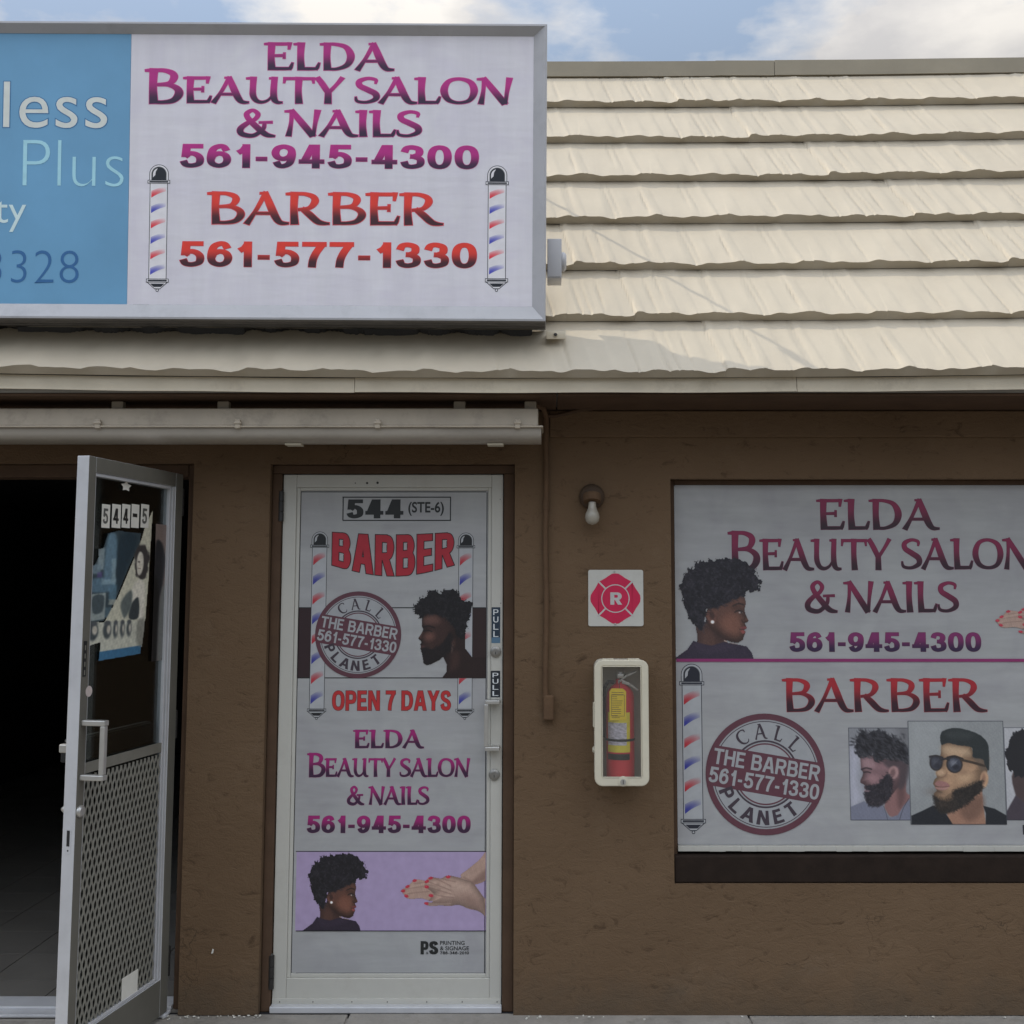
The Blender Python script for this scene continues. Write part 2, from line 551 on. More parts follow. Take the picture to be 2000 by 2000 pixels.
# ------------------------------------------------------------------ print engine
def catmull(pts, closed=False, n=7):
    pts = [np.array(p, float) for p in pts]
    N = len(pts); out = []
    rng = range(N) if closed else range(N - 1)
    for i in rng:
        if closed:
            a, b, c, d = (pts[(i + j) % N] for j in (-1, 0, 1, 2))
        else:
            a, b, c, d = pts[max(i - 1, 0)], pts[i], pts[i + 1], pts[min(i + 2, N - 1)]
        for k in range(n):
            t = k / n
            out.append(0.5 * ((2 * b) + (c - a) * t + (2 * a - 5 * b + 4 * c - d) * t * t + (-a + 3 * b - 3 * c + d) * t ** 3))
    out.append(out[0] if closed else pts[-1])
    return np.array(out)

def strip(path, w, closed=False):
    """path Nx2, w N -> left, right arrays"""
    path = np.asarray(path, float)
    if closed:
        t = np.vstack([path[1] - path[-2]] + [path[i + 1] - path[i - 1] for i in range(1, len(path) - 1)] + [path[1] - path[-2]])
    else:
        t = np.gradient(path, axis=0)
    t /= np.linalg.norm(t, axis=1)[:, None] + 1e-9
    nrm = np.stack([-t[:, 1], t[:, 0]], 1)
    h = np.asarray(w)[:, None] / 2
    return path + nrm * h, path - nrm * h, closed

# --- flared lettering: strokes of (x, y, width), cap height 1
def _serif(x): return [(x - 0.19, .945, .05), (x - .1, .95, .075), (x, .95, .09)]
_stem = lambda x: [(x, 1.0, .17), (x - .015, .5, .15), (x + .005, 0, .185)]
FLARE = {
 'E': (.76, [_stem(.2), _serif(.2), [(.2, .95, .09), (.45, .95, .09), (.67, .955, .085)], [(.655, 1.0, .10), (.635, .76, .05)],
             [(.2, .52, .07), (.5, .53, .085)], [(.52, .63, .05), (.515, .42, .06)], [(.2, .05, .10), (.5, .05, .1), (.68, .055, .09)], [(.655, .01, .07), (.685, .10, .09), (.73, .27, .05)]]),
 'L': (.68, [_stem(.2), _serif(.2), [(.2, .05, .10), (.45, .05, .1), (.6, .055, .09)], [(.575, .01, .07), (.61, .10, .09), (.66, .27, .05)]]),
 'I': (.36, [_stem(.2), _serif(.2)]),
 'D': (.92, [_stem(.2), _serif(.2), 's', [(.15, .95, .08), (.4, .95, .09), (.67, .84, .13), (.79, .52, .175), (.7, .2, .14), (.44, .05, .09), (.2, .05, .09)]]),
 'A': (.92, [[(.47, 1.0, .10), (.25, .42, .085), (.05, 0, .14)], [(.34, .965, .05), (.47, .965, .07)],
             's', [(.45, 1.0, .12), (.56, .62, .165), (.69, .22, .17), (.8, .05, .13), (.98, .03, .06)], 'l', [(.2, .34, .08), (.65, .34, .085)]]),
 'B': (.84, [_stem(.2), _serif(.2), 's', [(.2, .95, .08), (.42, .95, .09), (.6, .87, .13), (.635, .74, .15), (.53, .58, .1), (.25, .54, .07)],
             's', [(.25, .54, .07), (.52, .54, .09), (.71, .43, .14), (.745, .27, .17), (.63, .1, .13), (.42, .045, .09), (.2, .05, .09)]]),
 'U': (.98, [_serif(.19), 's', [(.19, 1, .15), (.175, .6, .14), (.18, .3, .15), (.27, .1, .13), (.42, .045, .1), (.58, .13, .07), (.69, .32, .05)],
             's', [(.74, 1, .14), (.715, .5, .15), (.73, .18, .16), (.81, .045, .12), (.95, .035, .06)], 'l', [(.6, .955, .05), (.74, .95, .08)]]),
 'T': (.80, [_stem(.41), [(.03, .95, .085), (.78, .95, .085)], [(.05, .99, .09), (.02, .78, .04)], [(.77, .99, .09), (.79, .78, .04)]]),
 'Y': (.80, [[(.1, 1.0, .13), (.22, .78, .15), (.39, .42, .15)], [(-.04, .945, .05), (.14, .95, .08)], [(.76, 1.0, .12), (.6, .72, .09), (.4, .42, .10)], [(.39, .5, .15), (.385, 0, .18)]]),
 'S': (.66, ['s', [(.56, .76, .045), (.56, .9, .085), (.36, .955, .09), (.15, .85, .13), (.16, .67, .15), (.36, .52, .165), (.56, .36, .165), (.565, .17, .14), (.34, .045, .09), (.1, .08, .085), (.055, .25, .045)]]),
 'O': (.95, ['o', [(.5, .955, .09), (.22, .86, .12), (.1, .52, .17), (.2, .17, .14), (.46, .045, .09), (.75, .14, .12), (.87, .48, .17), (.78, .82, .14)]]),
 'N': (.90, [[(.19, 1.0, .10), (.17, .5, .085), (.11, 0, .145)], _serif(.2), [(.17, 1.0, .13), (.45, .5, .165), (.73, 0, .17)], [(.84, 1.0, .15), (.78, .5, .09), (.735, 0, .09)]]),
 'R': (.95, [_stem(.2), _serif(.2), 's', [(.2, .95, .08), (.42, .95, .09), (.61, .86, .13), (.645, .7, .155), (.52, .51, .1), (.27, .46, .07)],
             's', [(.36, .5, .12), (.52, .32, .165), (.7, .1, .16), (.83, .04, .11), (.97, .03, .055)]]),
 'C': (.78, ['s', [(.68, .74, .05), (.66, .9, .08), (.45, .955, .09), (.2, .82, .14), (.1, .5, .17), (.2, .17, .14), (.46, .045, .09), (.66, .1, .08), (.73, .24, .05)]]),
 '&': (1.0, ['s', [(.70, .52, .08), (.66, .28, .1), (.42, .05, .12), (.14, .1, .15), (.09, .28, .15), (.25, .48, .12), (.46, .64, .1), (.53, .82, .11), (.4, .955, .09), (.25, .84, .12), (.29, .66, .13), (.5, .36, .155), (.74, .09, .15), (.97, .03, .06)],
             'l', [(.56, .52, .06), (.9, .53, .075)]]),
}
# --- heavy sans: centre lines in a unit box; 's' smooth, 'o' closed, 'l' bars, 'd' diagonals cut level
_el = lambda cx, cy, rx, ry: [(cx + rx * math.copysign(abs(math.cos(q)) ** .85, math.cos(q)), cy + ry * math.copysign(abs(math.sin(q)) ** .85, math.sin(q))) for q in [2 * math.pi * i / 12 for i in range(12)]]
_six = [(.95, .78), (.78, .97), (.5, 1), (.15, .85), (0, .45), (.08, .13), (.47, 0), (.86, .09), (1, .32), (.86, .55), (.5, .63), (.15, .52), (.02, .34)]
SANS = {
 '0': (.70, [('o', _el(.5, .5, .5, .5))]), 'O': (.86, [('o', _el(.5, .5, .5, .5))]),
 '1': (.50, [('l', (.85, 1), (.85, 0)), ('s', [(.8, .98), (.5, .8), (.02, .68)])]),
 '2': (.68, [('s', [(.02, .72), (.14, .94), (.5, 1), (.92, .88), (.93, .64), (.55, .34), (.06, 0)]), ('l', (.05, 0), (1, 0))]),
 '3': (.70, [('s', [(.02, .76), (.16, .95), (.5, 1), (.88, .9), (.9, .66), (.62, .54), (.38, .53)]), ('s', [(.38, .53), (.7, .5), (.99, .36), (.94, .1), (.5, 0), (.14, .06), (0, .26)])]),
 '4': (.74, [('l', (0, .24), (1, .24)), ('l', (.74, 1), (.74, 0)), ('d', (.58, 1), (.08, .26))]),
 '5': (.70, [('l', (.22, 1), (.95, 1)), ('d', (.2, 1), (.12, .46)), ('s', [(.08, .46), (.35, .62), (.72, .59), (.99, .4), (.94, .11), (.52, 0), (.15, .05), (0, .24)])]),
 '6': (.70, [('s', _six)]), '9': (.70, [('s', [(1 - x, 1 - y) for x, y in _six])]),
 '7': (.68, [('l', (0, 1), (1, 1)), ('s', [(.97, .98), (.62, .6), (.42, .25), (.36, -.1)])]),
 '8': (.70, [('o', _el(.5, .77, .43, .23)), ('o', _el(.5, .27, .5, .27))]),
 '-': (.40, [('l', (.2, .36), (.8, .36))]),
 'A': (.86, [('d', (.42, 1), (0, 0)), ('d', (.58, 1), (1, 0)), ('l', (.3, .28), (.7, .28))]),
 'B': (.78, [('l', (0, 1), (0, 0)), ('l', (0, 1), (.4, 1)), ('l', (0, .53), (.4, .53)), ('l', (0, 0), (.4, 0)), ('s', [(.35, 1), (.75, .98), (.92, .77), (.75, .56), (.35, .53)]), ('s', [(.35, .53), (.82, .5), (1, .27), (.82, .02), (.35, 0)])]),
 'D': (.80, [('l', (0, 1), (0, 0)), ('l', (0, 1), (.35, 1)), ('l', (0, 0), (.35, 0)), ('s', [(.3, 1), (.8, .9), (1, .5), (.8, .1), (.3, 0)])]),
 'E': (.68, [('l', (0, 1), (0, 0)), ('l', (0, 1), (.9, 1)), ('l', (0, .52), (.8, .52)), ('l', (0, 0), (.95, 0))]),
 'H': (.78, [('l', (0, 1), (0, 0)), ('l', (1, 1), (1, 0)), ('l', (0, .52), (1, .52))]),
 'I': (.24, [('l', (.5, 1), (.5, 0))]),
 'L': (.66, [('l', (0, 1), (0, 0)), ('l', (0, 0), (.95, 0))]),
 'N': (.80, [('l', (0, 1), (0, 0)), ('l', (1, 1), (1, 0)), ('d', (.04, 1), (.96, 0))]),
 'P': (.74, [('l', (0, 1), (0, 0)), ('l', (0, 1), (.4, 1)), ('l', (0, .42), (.4, .42)), ('s', [(.35, 1), (.85, .95), (1, .71), (.85, .46), (.35, .42)])]),
 'R': (.80, [('l', (0, 1), (0, 0)), ('l', (0, 1), (.4, 1)), ('l', (0, .46), (.4, .46)), ('s', [(.35, 1), (.8, .96), (.95, .73), (.8, .5), (.35, .46)]), ('d', (.5, .48), (.98, 0))]),
 'S': (.74, [('s', [(.95, .76), (.82, .95), (.5, 1), (.14, .93), (.06, .72), (.3, .56), (.7, .46), (.96, .28), (.86, .06), (.5, 0), (.15, .06), (0, .27)])]),
 'T': (.74, [('l', (0, 1), (1, 1)), ('l', (.5, 1), (.5, 0))]),
 'U': (.78, [('s', [(0, 1.12), (0, .6), (.02, .25), (.2, .03), (.5, 0), (.8, .03), (.98, .25), (1, .6), (1, 1.12)])]),
 'Y': (.82, [('d', (0, 1), (.5, .45)), ('d', (1, 1), (.5, .45)), ('l', (.5, .5), (.5, 0))]),
 'G': (.84, [('s', [(.95, .78), (.8, .95), (.5, 1), (.12, .86), (0, .5), (.12, .14), (.5, 0), (.85, .1), (.98, .2)]), ('l', (1, .2), (1, .46)), ('l', (.6, .46), (1, .46))]),
}
def glyph(ch, font, wv, wh):
    """-> advance, list of strips (L, R, closed)"""
    out = []
    if font == 'flare':
        W, items = FLARE[ch]
        mode = 'l'
        for it in items:
            if isinstance(it, str):
                mode = it; continue
            a = np.array(it, float)
            if mode in 'so':
                b = catmull(a, mode == 'o')
            else:
                b = catmull(a) if len(a) > 2 else np.array([a[0] + (a[1] - a[0]) * t for t in np.linspace(0, 1, 6)])
            out.append(strip(b[:, :2], b[:, 2] * wv, mode == 'o'))
            mode = 'l'
        return W, out
    W, items = SANS[ch]
    mx_ = lambda u: wv / 2 + u * (W - wv)
    my_ = lambda v: wh / 2 + v * (1 - wh)
    for it in items:
        if it[0] in 'so':
            b = catmull([(mx_(u), my_(v)) for u, v in it[1]], it[0] == 'o')
            t = np.gradient(b, axis=0); t /= np.linalg.norm(t, axis=1)[:, None] + 1e-9
            if it[0] == 'o':
                tt = b[1] - b[-2]; tt /= np.linalg.norm(tt); t[0] = t[-1] = tt
            w = np.sqrt((wv * t[:, 1]) ** 2 + (wh * t[:, 0]) ** 2)
            out.append(strip(b, w, it[0] == 'o'))
        elif it[0] == 'l':
            p, q = np.array([mx_(it[1][0]), my_(it[1][1])]), np.array([mx_(it[2][0]), my_(it[2][1])])
            t = (q - p) / np.linalg.norm(q - p)
            vert = abs(t[1]) > .7
            e = wh / 2 if vert else wv / 2
            p, q = p - t * e, q + t * e
            b = np.array([p + (q - p) * s_ for s_ in np.linspace(0, 1, 8)])
            out.append(strip(b, np.full(8, wv if vert else wh)))
        else:
            p = np.array([mx_(it[1][0]), it[1][1]]); q = np.array([mx_(it[2][0]), it[2][1]])
            b = np.array([p + (q - p) * s_ for s_ in np.linspace(0, 1, 8)])
            hw = np.array([wv * .53, 0])
            out.append((b - hw, b + hw, False))
    return W, out

def layout(s, font, wv, wh, track=0.1, space=0.45):
    x, res = 0.0, []
    for ch in s:
        if ch == ' ':
            x += space; continue
        W, st = glyph(ch, font, wv, wh)
        for l_, r_, c_ in st:
            res.append((l_ + np.array([x, 0]), r_ + np.array([x, 0]), c_))
        x += W + track
    return res

def put_strips(mb, plane, strips, fn, colfn, off, grow=0.0):
    """fn maps glyph (x, y) to plane (a, b); colfn maps glyph y (0..1) to albedo"""
    for i, (l_, r_, closed) in enumerate(strips):
        A = np.array([fn(*p) for p in l_]); B = np.array([fn(*p) for p in r_])
        if grow:
            d = A - B; d /= np.linalg.norm(d, axis=1)[:, None] + 1e-9
            A = A + d * grow; B = B - d * grow
            if not closed:
                for k, j in ((0, 1), (-1, -2)):
                    m_ = (A[k] + B[k]) / 2 - (A[j] + B[j]) / 2
                    m_ /= np.linalg.norm(m_) + 1e-9
                    A[k] += m_ * grow; B[k] += m_ * grow
        vs, cs = [], []
        for k in range(len(A)):
            o = off + (i % 6) * 3.5e-5 + 3e-5 * k / len(A)
            vs += [plane.P(A[k][0], A[k][1], o), plane.P(B[k][0], B[k][1], o)]
            cs += [colfn(l_[k][1]), colfn(r_[k][1])]
        mb.add(vs, [(2 * k, 2 * k + 1, 2 * k + 3, 2 * k + 2) for k in range(len(A) - 1)], 0, cs)

def grad(top, bot, a=0.25, b=0.75):
    top, bot = np.array(top), np.array(bot)
    def f(y):
        t = min(1, max(0, (y - a) / (b - a)))
        t = t * t * (3 - 2 * t)
        return tuple(bot + (top - bot) * t)
    return f
def text(mb, plane, s, font, px, col, wv=1.0, wh=None, off=0.0008, outline=0, ocol=None, track=0.1, space=0.45, warp=None):
    """px = (x0, x1, y0, y1) photo pixels of the inked box"""
    if font == 'flare': wh, track = wv, -.015
    st = layout(s, font, wv, wh or wv, track, space)
    pts = np.vstack([np.vstack([l_, r_]) for l_, r_, c in st])
    x0, y0 = pts.min(0); x1, y1 = pts.max(0)
    a0, a1, b0, b1 = plane.rect(*px)
    def fn(x, y):
        u, v = (x - x0) / (x1 - x0), (y - y0) / (y1 - y0)
        if warp: u, v = warp(u, v)
        return a0 + (a1 - a0) * u, b0 + (b1 - b0) * v
    cf = col if callable(col) else (lambda y: col)
    if outline:
        put_strips(mb, plane, st, fn, (lambda y: ocol), off - 0.0003, outline)
    put_strips(mb, plane, st, fn, cf, off)

def font_text(mb, plane, s, px, col, weight=0.0, off=0.0008, outline=0.0, ocol=None, spacing=1.0):
    """lettering in the built-in face"""
    res = []
    for wgt, c_, o_ in (([(weight + outline, ocol, off - .0003)] if outline else []) + [(weight, col, off)]):
        cu = bpy.data.curves.new("lettering", 'FONT')
        cu.body = s; cu.offset = wgt; cu.resolution_u = 5; cu.space_character = spacing
        ob = bpy.data.objects.new("lettering", cu)
        COL.objects.link(ob)
        dg = bpy.context.evaluated_depsgraph_get()
        me = ob.evaluated_get(dg).to_mesh()
        vs = np.array([v.co[:2] for v in me.vertices]); fs = [tuple(p.vertices) for p in me.polygons]
        ob.evaluated_get(dg).to_mesh_clear()
        bpy.data.objects.remove(ob); bpy.data.curves.remove(cu)
        res.append((vs, fs, c_, o_))
    lo, hi = res[-1][0].min(0), res[-1][0].max(0)
    a0, a1, b0, b1 = plane.rect(*px)
    for vs, fs, c_, o_ in res:
        mb.add([plane.P(a0 + (a1 - a0) * (x - lo[0]) / (hi[0] - lo[0]), b0 + (b1 - b0) * (y - lo[1]) / (hi[1] - lo[1]), o_) for x, y in vs], fs, 0, c_)

def quad_px(mb, plane, px, col, off=0.0004, mi=0):
    a0, a1, b0, b1 = plane.rect(*px)
    mb.add([plane.P(a0, b0, off), plane.P(a1, b0, off), plane.P(a1, b1, off), plane.P(a0, b1, off)], [(0, 1, 2, 3)], mi, col)
def line_rect(mb, plane, px, w, col, off=0.0006):
    x0, x1, y0, y1 = px
    for q in ((x0, x1, y0, y0 + w), (x0, x1, y1 - w, y1), (x0, x0 + w, y0 + w, y1 - w), (x1 - w, x1, y0 + w, y1 - w)):
        quad_px(mb, plane, q, col, off)
def disc(mb, plane, c, r, col, off, r0=0.0, n=64, squash=1.0):
    """c and r in plane metres"""
    vs, fs = [], []
    for i in range(n):
        q = 2 * math.pi * i / n
        vs += [plane.P(c[0] + r * math.cos(q), c[1] + r * squash * math.sin(q), off), plane.P(c[0] + r0 * math.cos(q), c[1] + r0 * squash * math.sin(q), off)]
    fs = [(2 * i, 2 * ((i + 1) % n), 2 * ((i + 1) % n) + 1, 2 * i + 1) for i in range(n)]
    if r0 == 0.0:
        vs = [v for i, v in enumerate(vs) if i % 2 == 0]; fs = [tuple(range(n))]
    mb.add(vs, fs, 0, col)
def poly_ab(mb, plane, pts, col, off):
    mb.add([plane.P(a, b, off) for a, b in pts], [tuple(range(len(pts)))], 0, col)

def barber_pole(plane, px, nstripe, parent, white, paper, dark=(22, 26, 34)):
    """a printed barber pole; returns the child mesh"""
    mb = MB()
    a0, a1, b0, b1 = plane.rect(*px)
    w = a1 - a0; cx = (a0 + a1) / 2
    K, Gy, Wt = alb(dark, white), alb((white * .62,) * 3, white), tuple(c for c in paper)
    W2 = tuple(min(.88, c * 1.10) for c in paper)
    rr = w * .43
    zt = b1 - rr * 1.02                         # dome centre
    zc = zt - rr * .80                          # collar
    zb = b0 + w * .50                           # bottom collar
    e = w * .028
    def bar(x0, x1, z0, z1, c, o): poly_ab(mb, plane, [(x0, z0), (x1, z0), (x1, z1), (x0, z1)], c, o)
    def dome(r, c, o, base=zc):
        pts = [(cx + r * math.cos(q), zt + r * 1.0 * math.sin(q)) for q in np.linspace(0, math.pi, 24)]
        poly_ab(mb, plane, pts + [(cx - r, base), (cx + r, base)], c, o)
    dome(rr, K, .0004); dome(rr - e, W2, .0005); dome(rr - e * 3.2, Gy, .0006); dome(rr - e * 4.0, K, .0007)
    poly_ab(mb, plane, [(cx - rr * .62, zt - rr * .35)] + [(cx - rr * .62 * math.cos(q), zt + rr * .62 * math.sin(q)) for q in np.linspace(0, 1.35, 8)] +
            [(cx - rr * .34, zt + rr * .25), (cx - rr * .38, zt - rr * .1)], W2, .0008)
    # tube
    tw = w * .40
    bar(cx - tw, cx + tw, zb, zc, K, .0004); bar(cx - tw + e, cx + tw - e, zb, zc, W2, .0005)
    # collars
    for z, h in ((zc, w * .16), (zb, w * .17)):
        bar(cx - w * .5, cx + w * .5, z - h / 2, z + h / 2, K, .0009)
        bar(cx - w * .5 + e, cx + w * .5 - e, z - h / 2 + e, z + h / 2 - e, W2, .0010)
        bar(cx - w * .42, cx + w * .42, z - h * .22, z + h * .22, K, .0011)
    # bottom finial
    z1 = zb - w * .085
    def fin(s_, c, o):
        poly_ab(mb, plane, [(cx - w * .46 * s_, z1), (cx - w * .12, z1 - w * .30 * s_), (cx + w * .12, z1 - w * .30 * s_), (cx + w * .46 * s_, z1)], c, o)
    fin(1.0, K, .0004); fin(.88, W2, .0005)
    poly_ab(mb, plane, [(cx - w * .32, z1 - w * .05), (cx - w * .16, z1 - w * .2), (cx + w * .16, z1 - w * .2), (cx + w * .32, z1 - w * .05)], K, .0006)
    disc(mb, plane, (cx, b0 + w * .07), w * .07, K, .0007, n=14); disc(mb, plane, (cx, b0 + w * .07), w * .04, W2, .0008, n=14)
    # stripes: solid at the left, fading out over the white tube to the right
    x0, x1 = cx - tw + e * 2.6, cx + tw - e * 3.0
    H = (zc - w * .12) - (zb + w * .16)
    st = H / nstripe
    for i in range(nstripe):
        c = alb(((196, 44, 60) if i % 2 == 0 else (58, 62, 160)), 190)
        zl = zc - w * .12 - st * (i + .86)
        n = 7
        vs, cs = [], []
        for k in range(n + 1):
            t = k / n
            x = x0 + (x1 - x0) * t
            zz = zl + st * .42 * t + st * .05 * math.sin(t * math.pi)
            th = st * .44 * (1 - .35 * t)
            for j in range(4):
                vs.append(plane.P(x, zz + th * j / 3, .0007))
                f = (t ** 1.7) * .75
                f = min(1, f + (.55 if j == 3 else .2 if j == 2 else 0))
                cs.append(tuple(c[q] * (1 - f) + W2[q] * f for q in range(3)))
        fs = [(4 * k + j, 4 * k + 4 + j, 4 * k + 5 + j, 4 * k + 1 + j) for k in range(n) for j in range(3)]
        mb.add(vs, fs, 0, cs)
    return build(mb, "barber_pole_print", [M['ink']], parent, ink=True)

def stamp(plane, pxc, rpx, parent, white, paper, ground=True):
    mb = MB()
    c = plane.ab(*pxc)
    r = plane.ab(pxc[0] + rpx, pxc[1])[0] - c[0]
    Mr = alb((72, 42, 50), white); Mk = alb((48, 40, 47), white); Wt = tuple(x * .95 for x in paper); Wd = tuple(x * .84 for x in paper)
    rot = R(-9.5)
    def rt(x, y):
        return (c[0] + r * (x * math.cos(rot) - y * math.sin(rot)), c[1] + r * (x * math.sin(rot) + y * math.cos(rot)))
    disc(mb, plane, c, r, Mr, .0020); disc(mb, plane, c, r * .90, Wd, .0021); disc(mb, plane, c, r * .875, Mk, .0022)
    disc(mb, plane, c, r * .862, Wt, .0023)
    disc(mb, plane, c, r * .56, Mk, .0024); disc(mb, plane, c, r * .53, Wd, .0025); disc(mb, plane, c, r * .51, Mr, .0026); disc(mb, plane, c, r * .485, Wt, .0027)
    # slanted band, its ends following the ring
    yt, yb = .335, -.335
    xs = lambda y: math.sqrt(.985 ** 2 - y * y)
    pts = [rt(-xs(y), y) for y in np.linspace(yt, yb, 8)] + [rt(xs(y), y) for y in np.linspace(yb, yt, 8)]
    poly_ab(mb, plane, pts, Mr, .0028)
    for s_, y0, y1, xw, o in (("THE BARBER", .03, .29, .90, .0030), ("561-577-1330", -.28, -.02, .93, .0030)):
        stp = layout(s_, 'sans', .2, .17, .09, .4)
        P_ = np.vstack([np.vstack([l_, r_]) for l_, r_, q in stp]); lo, hi = P_.min(0), P_.max(0)
        put_strips(mb, plane, stp, lambda x, y: rt(-xw + 2 * xw * (x - lo[0]) / (hi[0] - lo[0]), y0 + (y1 - y0) * (y - lo[1]) / (hi[1] - lo[1])), lambda y: Wt, o)
    def arc(s_, font, wv, wh, rad, hgt, a_from, a_to, inward, col):
        n = len(s_)
        for i, ch in enumerate(s_):
            W, stp = glyph(ch, font, wv, wh)
            q = R(a_from + (a_to - a_from) * (i / (n - 1)))
            wd_ = hgt * W * 1.02
            def fn(x, y):
                xx, yy = (x - W / 2) / W * wd_, y * hgt
                if inward: rad_, qq = rad + hgt - yy, q + xx / (rad + hgt / 2)
                else: rad_, qq = rad + yy, q - xx / (rad + hgt / 2)
                return (c[0] + r * rad_ * math.cos(qq), c[1] + r * rad_ * math.sin(qq))
            put_strips(mb, plane, stp, fn, lambda y: col, .0030)
    arc("CALL", 'flare', .95, 1, .585, .25, 122, 44, False, Mk)
    arc("PLANET", 'sans', .23, .19, .60, .235, 206, 306, True, Mk)
    return build(mb, "round_stamp_print", [M['ink']], parent, ink=True)

# --- printed pictures: soft-edged shapes sampled on a fine grid of coloured points
class Picture:
    def __init__(s, x0, x1, y0, y1, step, bgc):
        s.x0, s.x1, s.y0, s.y1 = x0, x1, y0, y1
        s.nx, s.ny = max(2, int((x1 - x0) / step)), max(2, int((y1 - y0) / step))
        gx, gy = np.meshgrid(np.linspace(x0, x1, s.nx), np.linspace(y0, y1, s.ny))
        s.gx, s.gy = gx, gy
        s.rgb = np.tile(np.array(bgc, float), (s.ny, s.nx, 1)) if bgc is not None else np.zeros((s.ny, s.nx, 3))
        s.alpha = np.ones((s.ny, s.nx)) if bgc is not None else np.zeros((s.ny, s.nx))
        s.rs = np.random.RandomState(3)
        s.sc = (x1 - x0)
    def noise(s, freq, seed):
        rs = np.random.RandomState(seed)
        out = np.zeros_like(s.gx)
        for k in range(9):
            q = rs.uniform(0, math.pi * 2); f = freq * rs.uniform(.6, 1.9)
            out += np.sin((s.gx * math.cos(q) + s.gy * math.sin(q)) * f + rs.uniform(0, 6.28))
        return out / 4.0
    def sdf(s, pts):
        P_ = np.array(pts, float)
        d = np.full(s.gx.shape, 1e9); ins = np.zeros(s.gx.shape, bool)
        for i in range(len(P_)):
            a, b = P_[i], P_[(i + 1) % len(P_)]
            ab = b - a
            t = np.clip(((s.gx - a[0]) * ab[0] + (s.gy - a[1]) * ab[1]) / (ab @ ab + 1e-9), 0, 1)
            d = np.minimum(d, np.hypot(s.gx - a[0] - t * ab[0], s.gy - a[1] - t * ab[1]))
            c = ((a[1] > s.gy) != (b[1] > s.gy)) & (s.gx < (b[0] - a[0]) * (s.gy - a[1]) / ((b[1] - a[1]) or 1e-9) + a[0])
            ins ^= c
        return np.where(ins, -d, d)
    def tone(s, d, rad, k, kd, blur=3):
        """photographic modelling of a printed shape: darker rim, light from the upper left"""
        t = np.clip(.5 - d / (2 * blur), 0, 1)
        q = np.clip(-d / rad, 0, 1)
        gy_, gx_ = np.gradient(d)
        g = np.hypot(gx_, gy_) + 1e-6
        li = (-gx_ * .55 - gy_ * .83) / g
        f = 1 - k * (1 - q) ** 2 + kd * li * (1 - q) * q * 2
        s.rgb *= (1 + (np.clip(f, .2, 1.8) - 1) * t)[..., None]
    def strands(s, d, n, cols, size, seed, ang=None, edge=6, op=.5):
        """little hair curls, only where the shape is"""
        rs = np.random.RandomState(seed)
        ys, xs = np.where(d < edge)
        if not len(xs): return
        px = s.gx[0, 1] - s.gx[0, 0]
        for i in rs.randint(0, len(xs), n):
            cx, cy = s.gx[ys[i], xs[i]], s.gy[ys[i], xs[i]]
            L_ = rs.uniform(.6, 1.4) * size
            r = int(L_ * 1.6 / px) + 2
            sl = (slice(max(0, ys[i] - r), ys[i] + r), slice(max(0, xs[i] - r), xs[i] + r))
            q = R(rs.uniform(0, 180) if ang is None else ang + rs.uniform(-25, 25))
            x, y = s.gx[sl] - cx, s.gy[sl] - cy
            u, v = x * math.cos(q) + y * math.sin(q), -x * math.sin(q) + y * math.cos(q)
            v = v + (u / L_) ** 2 * L_ * .35
            dd = (np.hypot(u / L_, v / (L_ * .28)) - 1) * L_ * .28
            t = np.clip(.5 - dd / (px * 2.2), 0, 1) * op
            col = np.array(cols[rs.randint(len(cols))])
            s.rgb[sl] = s.rgb[sl] * (1 - t[..., None]) + col * t[..., None]
            if d[ys[i], xs[i]] > 0: s.alpha[sl] = np.maximum(s.alpha[sl], t / op)
    def film(s, amt=3.0, seed=5):
        s.rgb += np.random.RandomState(seed).normal(0, amt, s.gx.shape)[..., None]
    def _blend(s, d, col, blur, op):
        t = np.clip(.5 - d / (2 * blur), 0, 1)
        t = (t * t * (3 - 2 * t)) * op
        s.rgb = s.rgb * (1 - t[..., None]) + np.array(col) * t[..., None]
        s.alpha = np.maximum(s.alpha, t)
    def poly(s, pts, col, blur=2.0, op=1.0, jag=0.0, freq=.25, seed=1, smooth=True):
        if smooth: pts = catmull(pts, True, 4)[:-1]
        d = s.sdf(pts)
        if jag: d = d + s.noise(freq, seed) * jag + s.noise(freq * 2.7, seed + 5) * jag * .5
        s._blend(d, col, blur, op)
        return d
    def ell(s, cx, cy, rx, ry, col, blur=2.0, op=1.0, ang=0):
        q = R(ang); x, y = s.gx - cx, s.gy - cy
        u, v = x * math.cos(q) + y * math.sin(q), -x * math.sin(q) + y * math.cos(q)
        d = (np.hypot(u / rx, v / ry) - 1) * min(rx, ry)
        s._blend(d, col, blur, op)
    def stroke(s, pts, w, col, blur=1.5, op=1.0):
        P_ = catmull(pts, False, 4) if len(pts) > 2 else np.array(pts, float)
        d = np.full(s.gx.shape, 1e9)
        for a, b in zip(P_[:-1], P_[1:]):
            ab = b - a
            t = np.clip(((s.gx - a[0]) * ab[0] + (s.gy - a[1]) * ab[1]) / (ab @ ab + 1e-9), 0, 1)
            d = np.minimum(d, np.hypot(s.gx - a[0] - t * ab[0], s.gy - a[1] - t * ab[1]))
        s._blend(d - w / 2, col, blur, op)
    def grain(s, amt, freq=.3, seed=9):
        s.rgb *= (1 + amt * s.noise(freq, seed))[..., None]
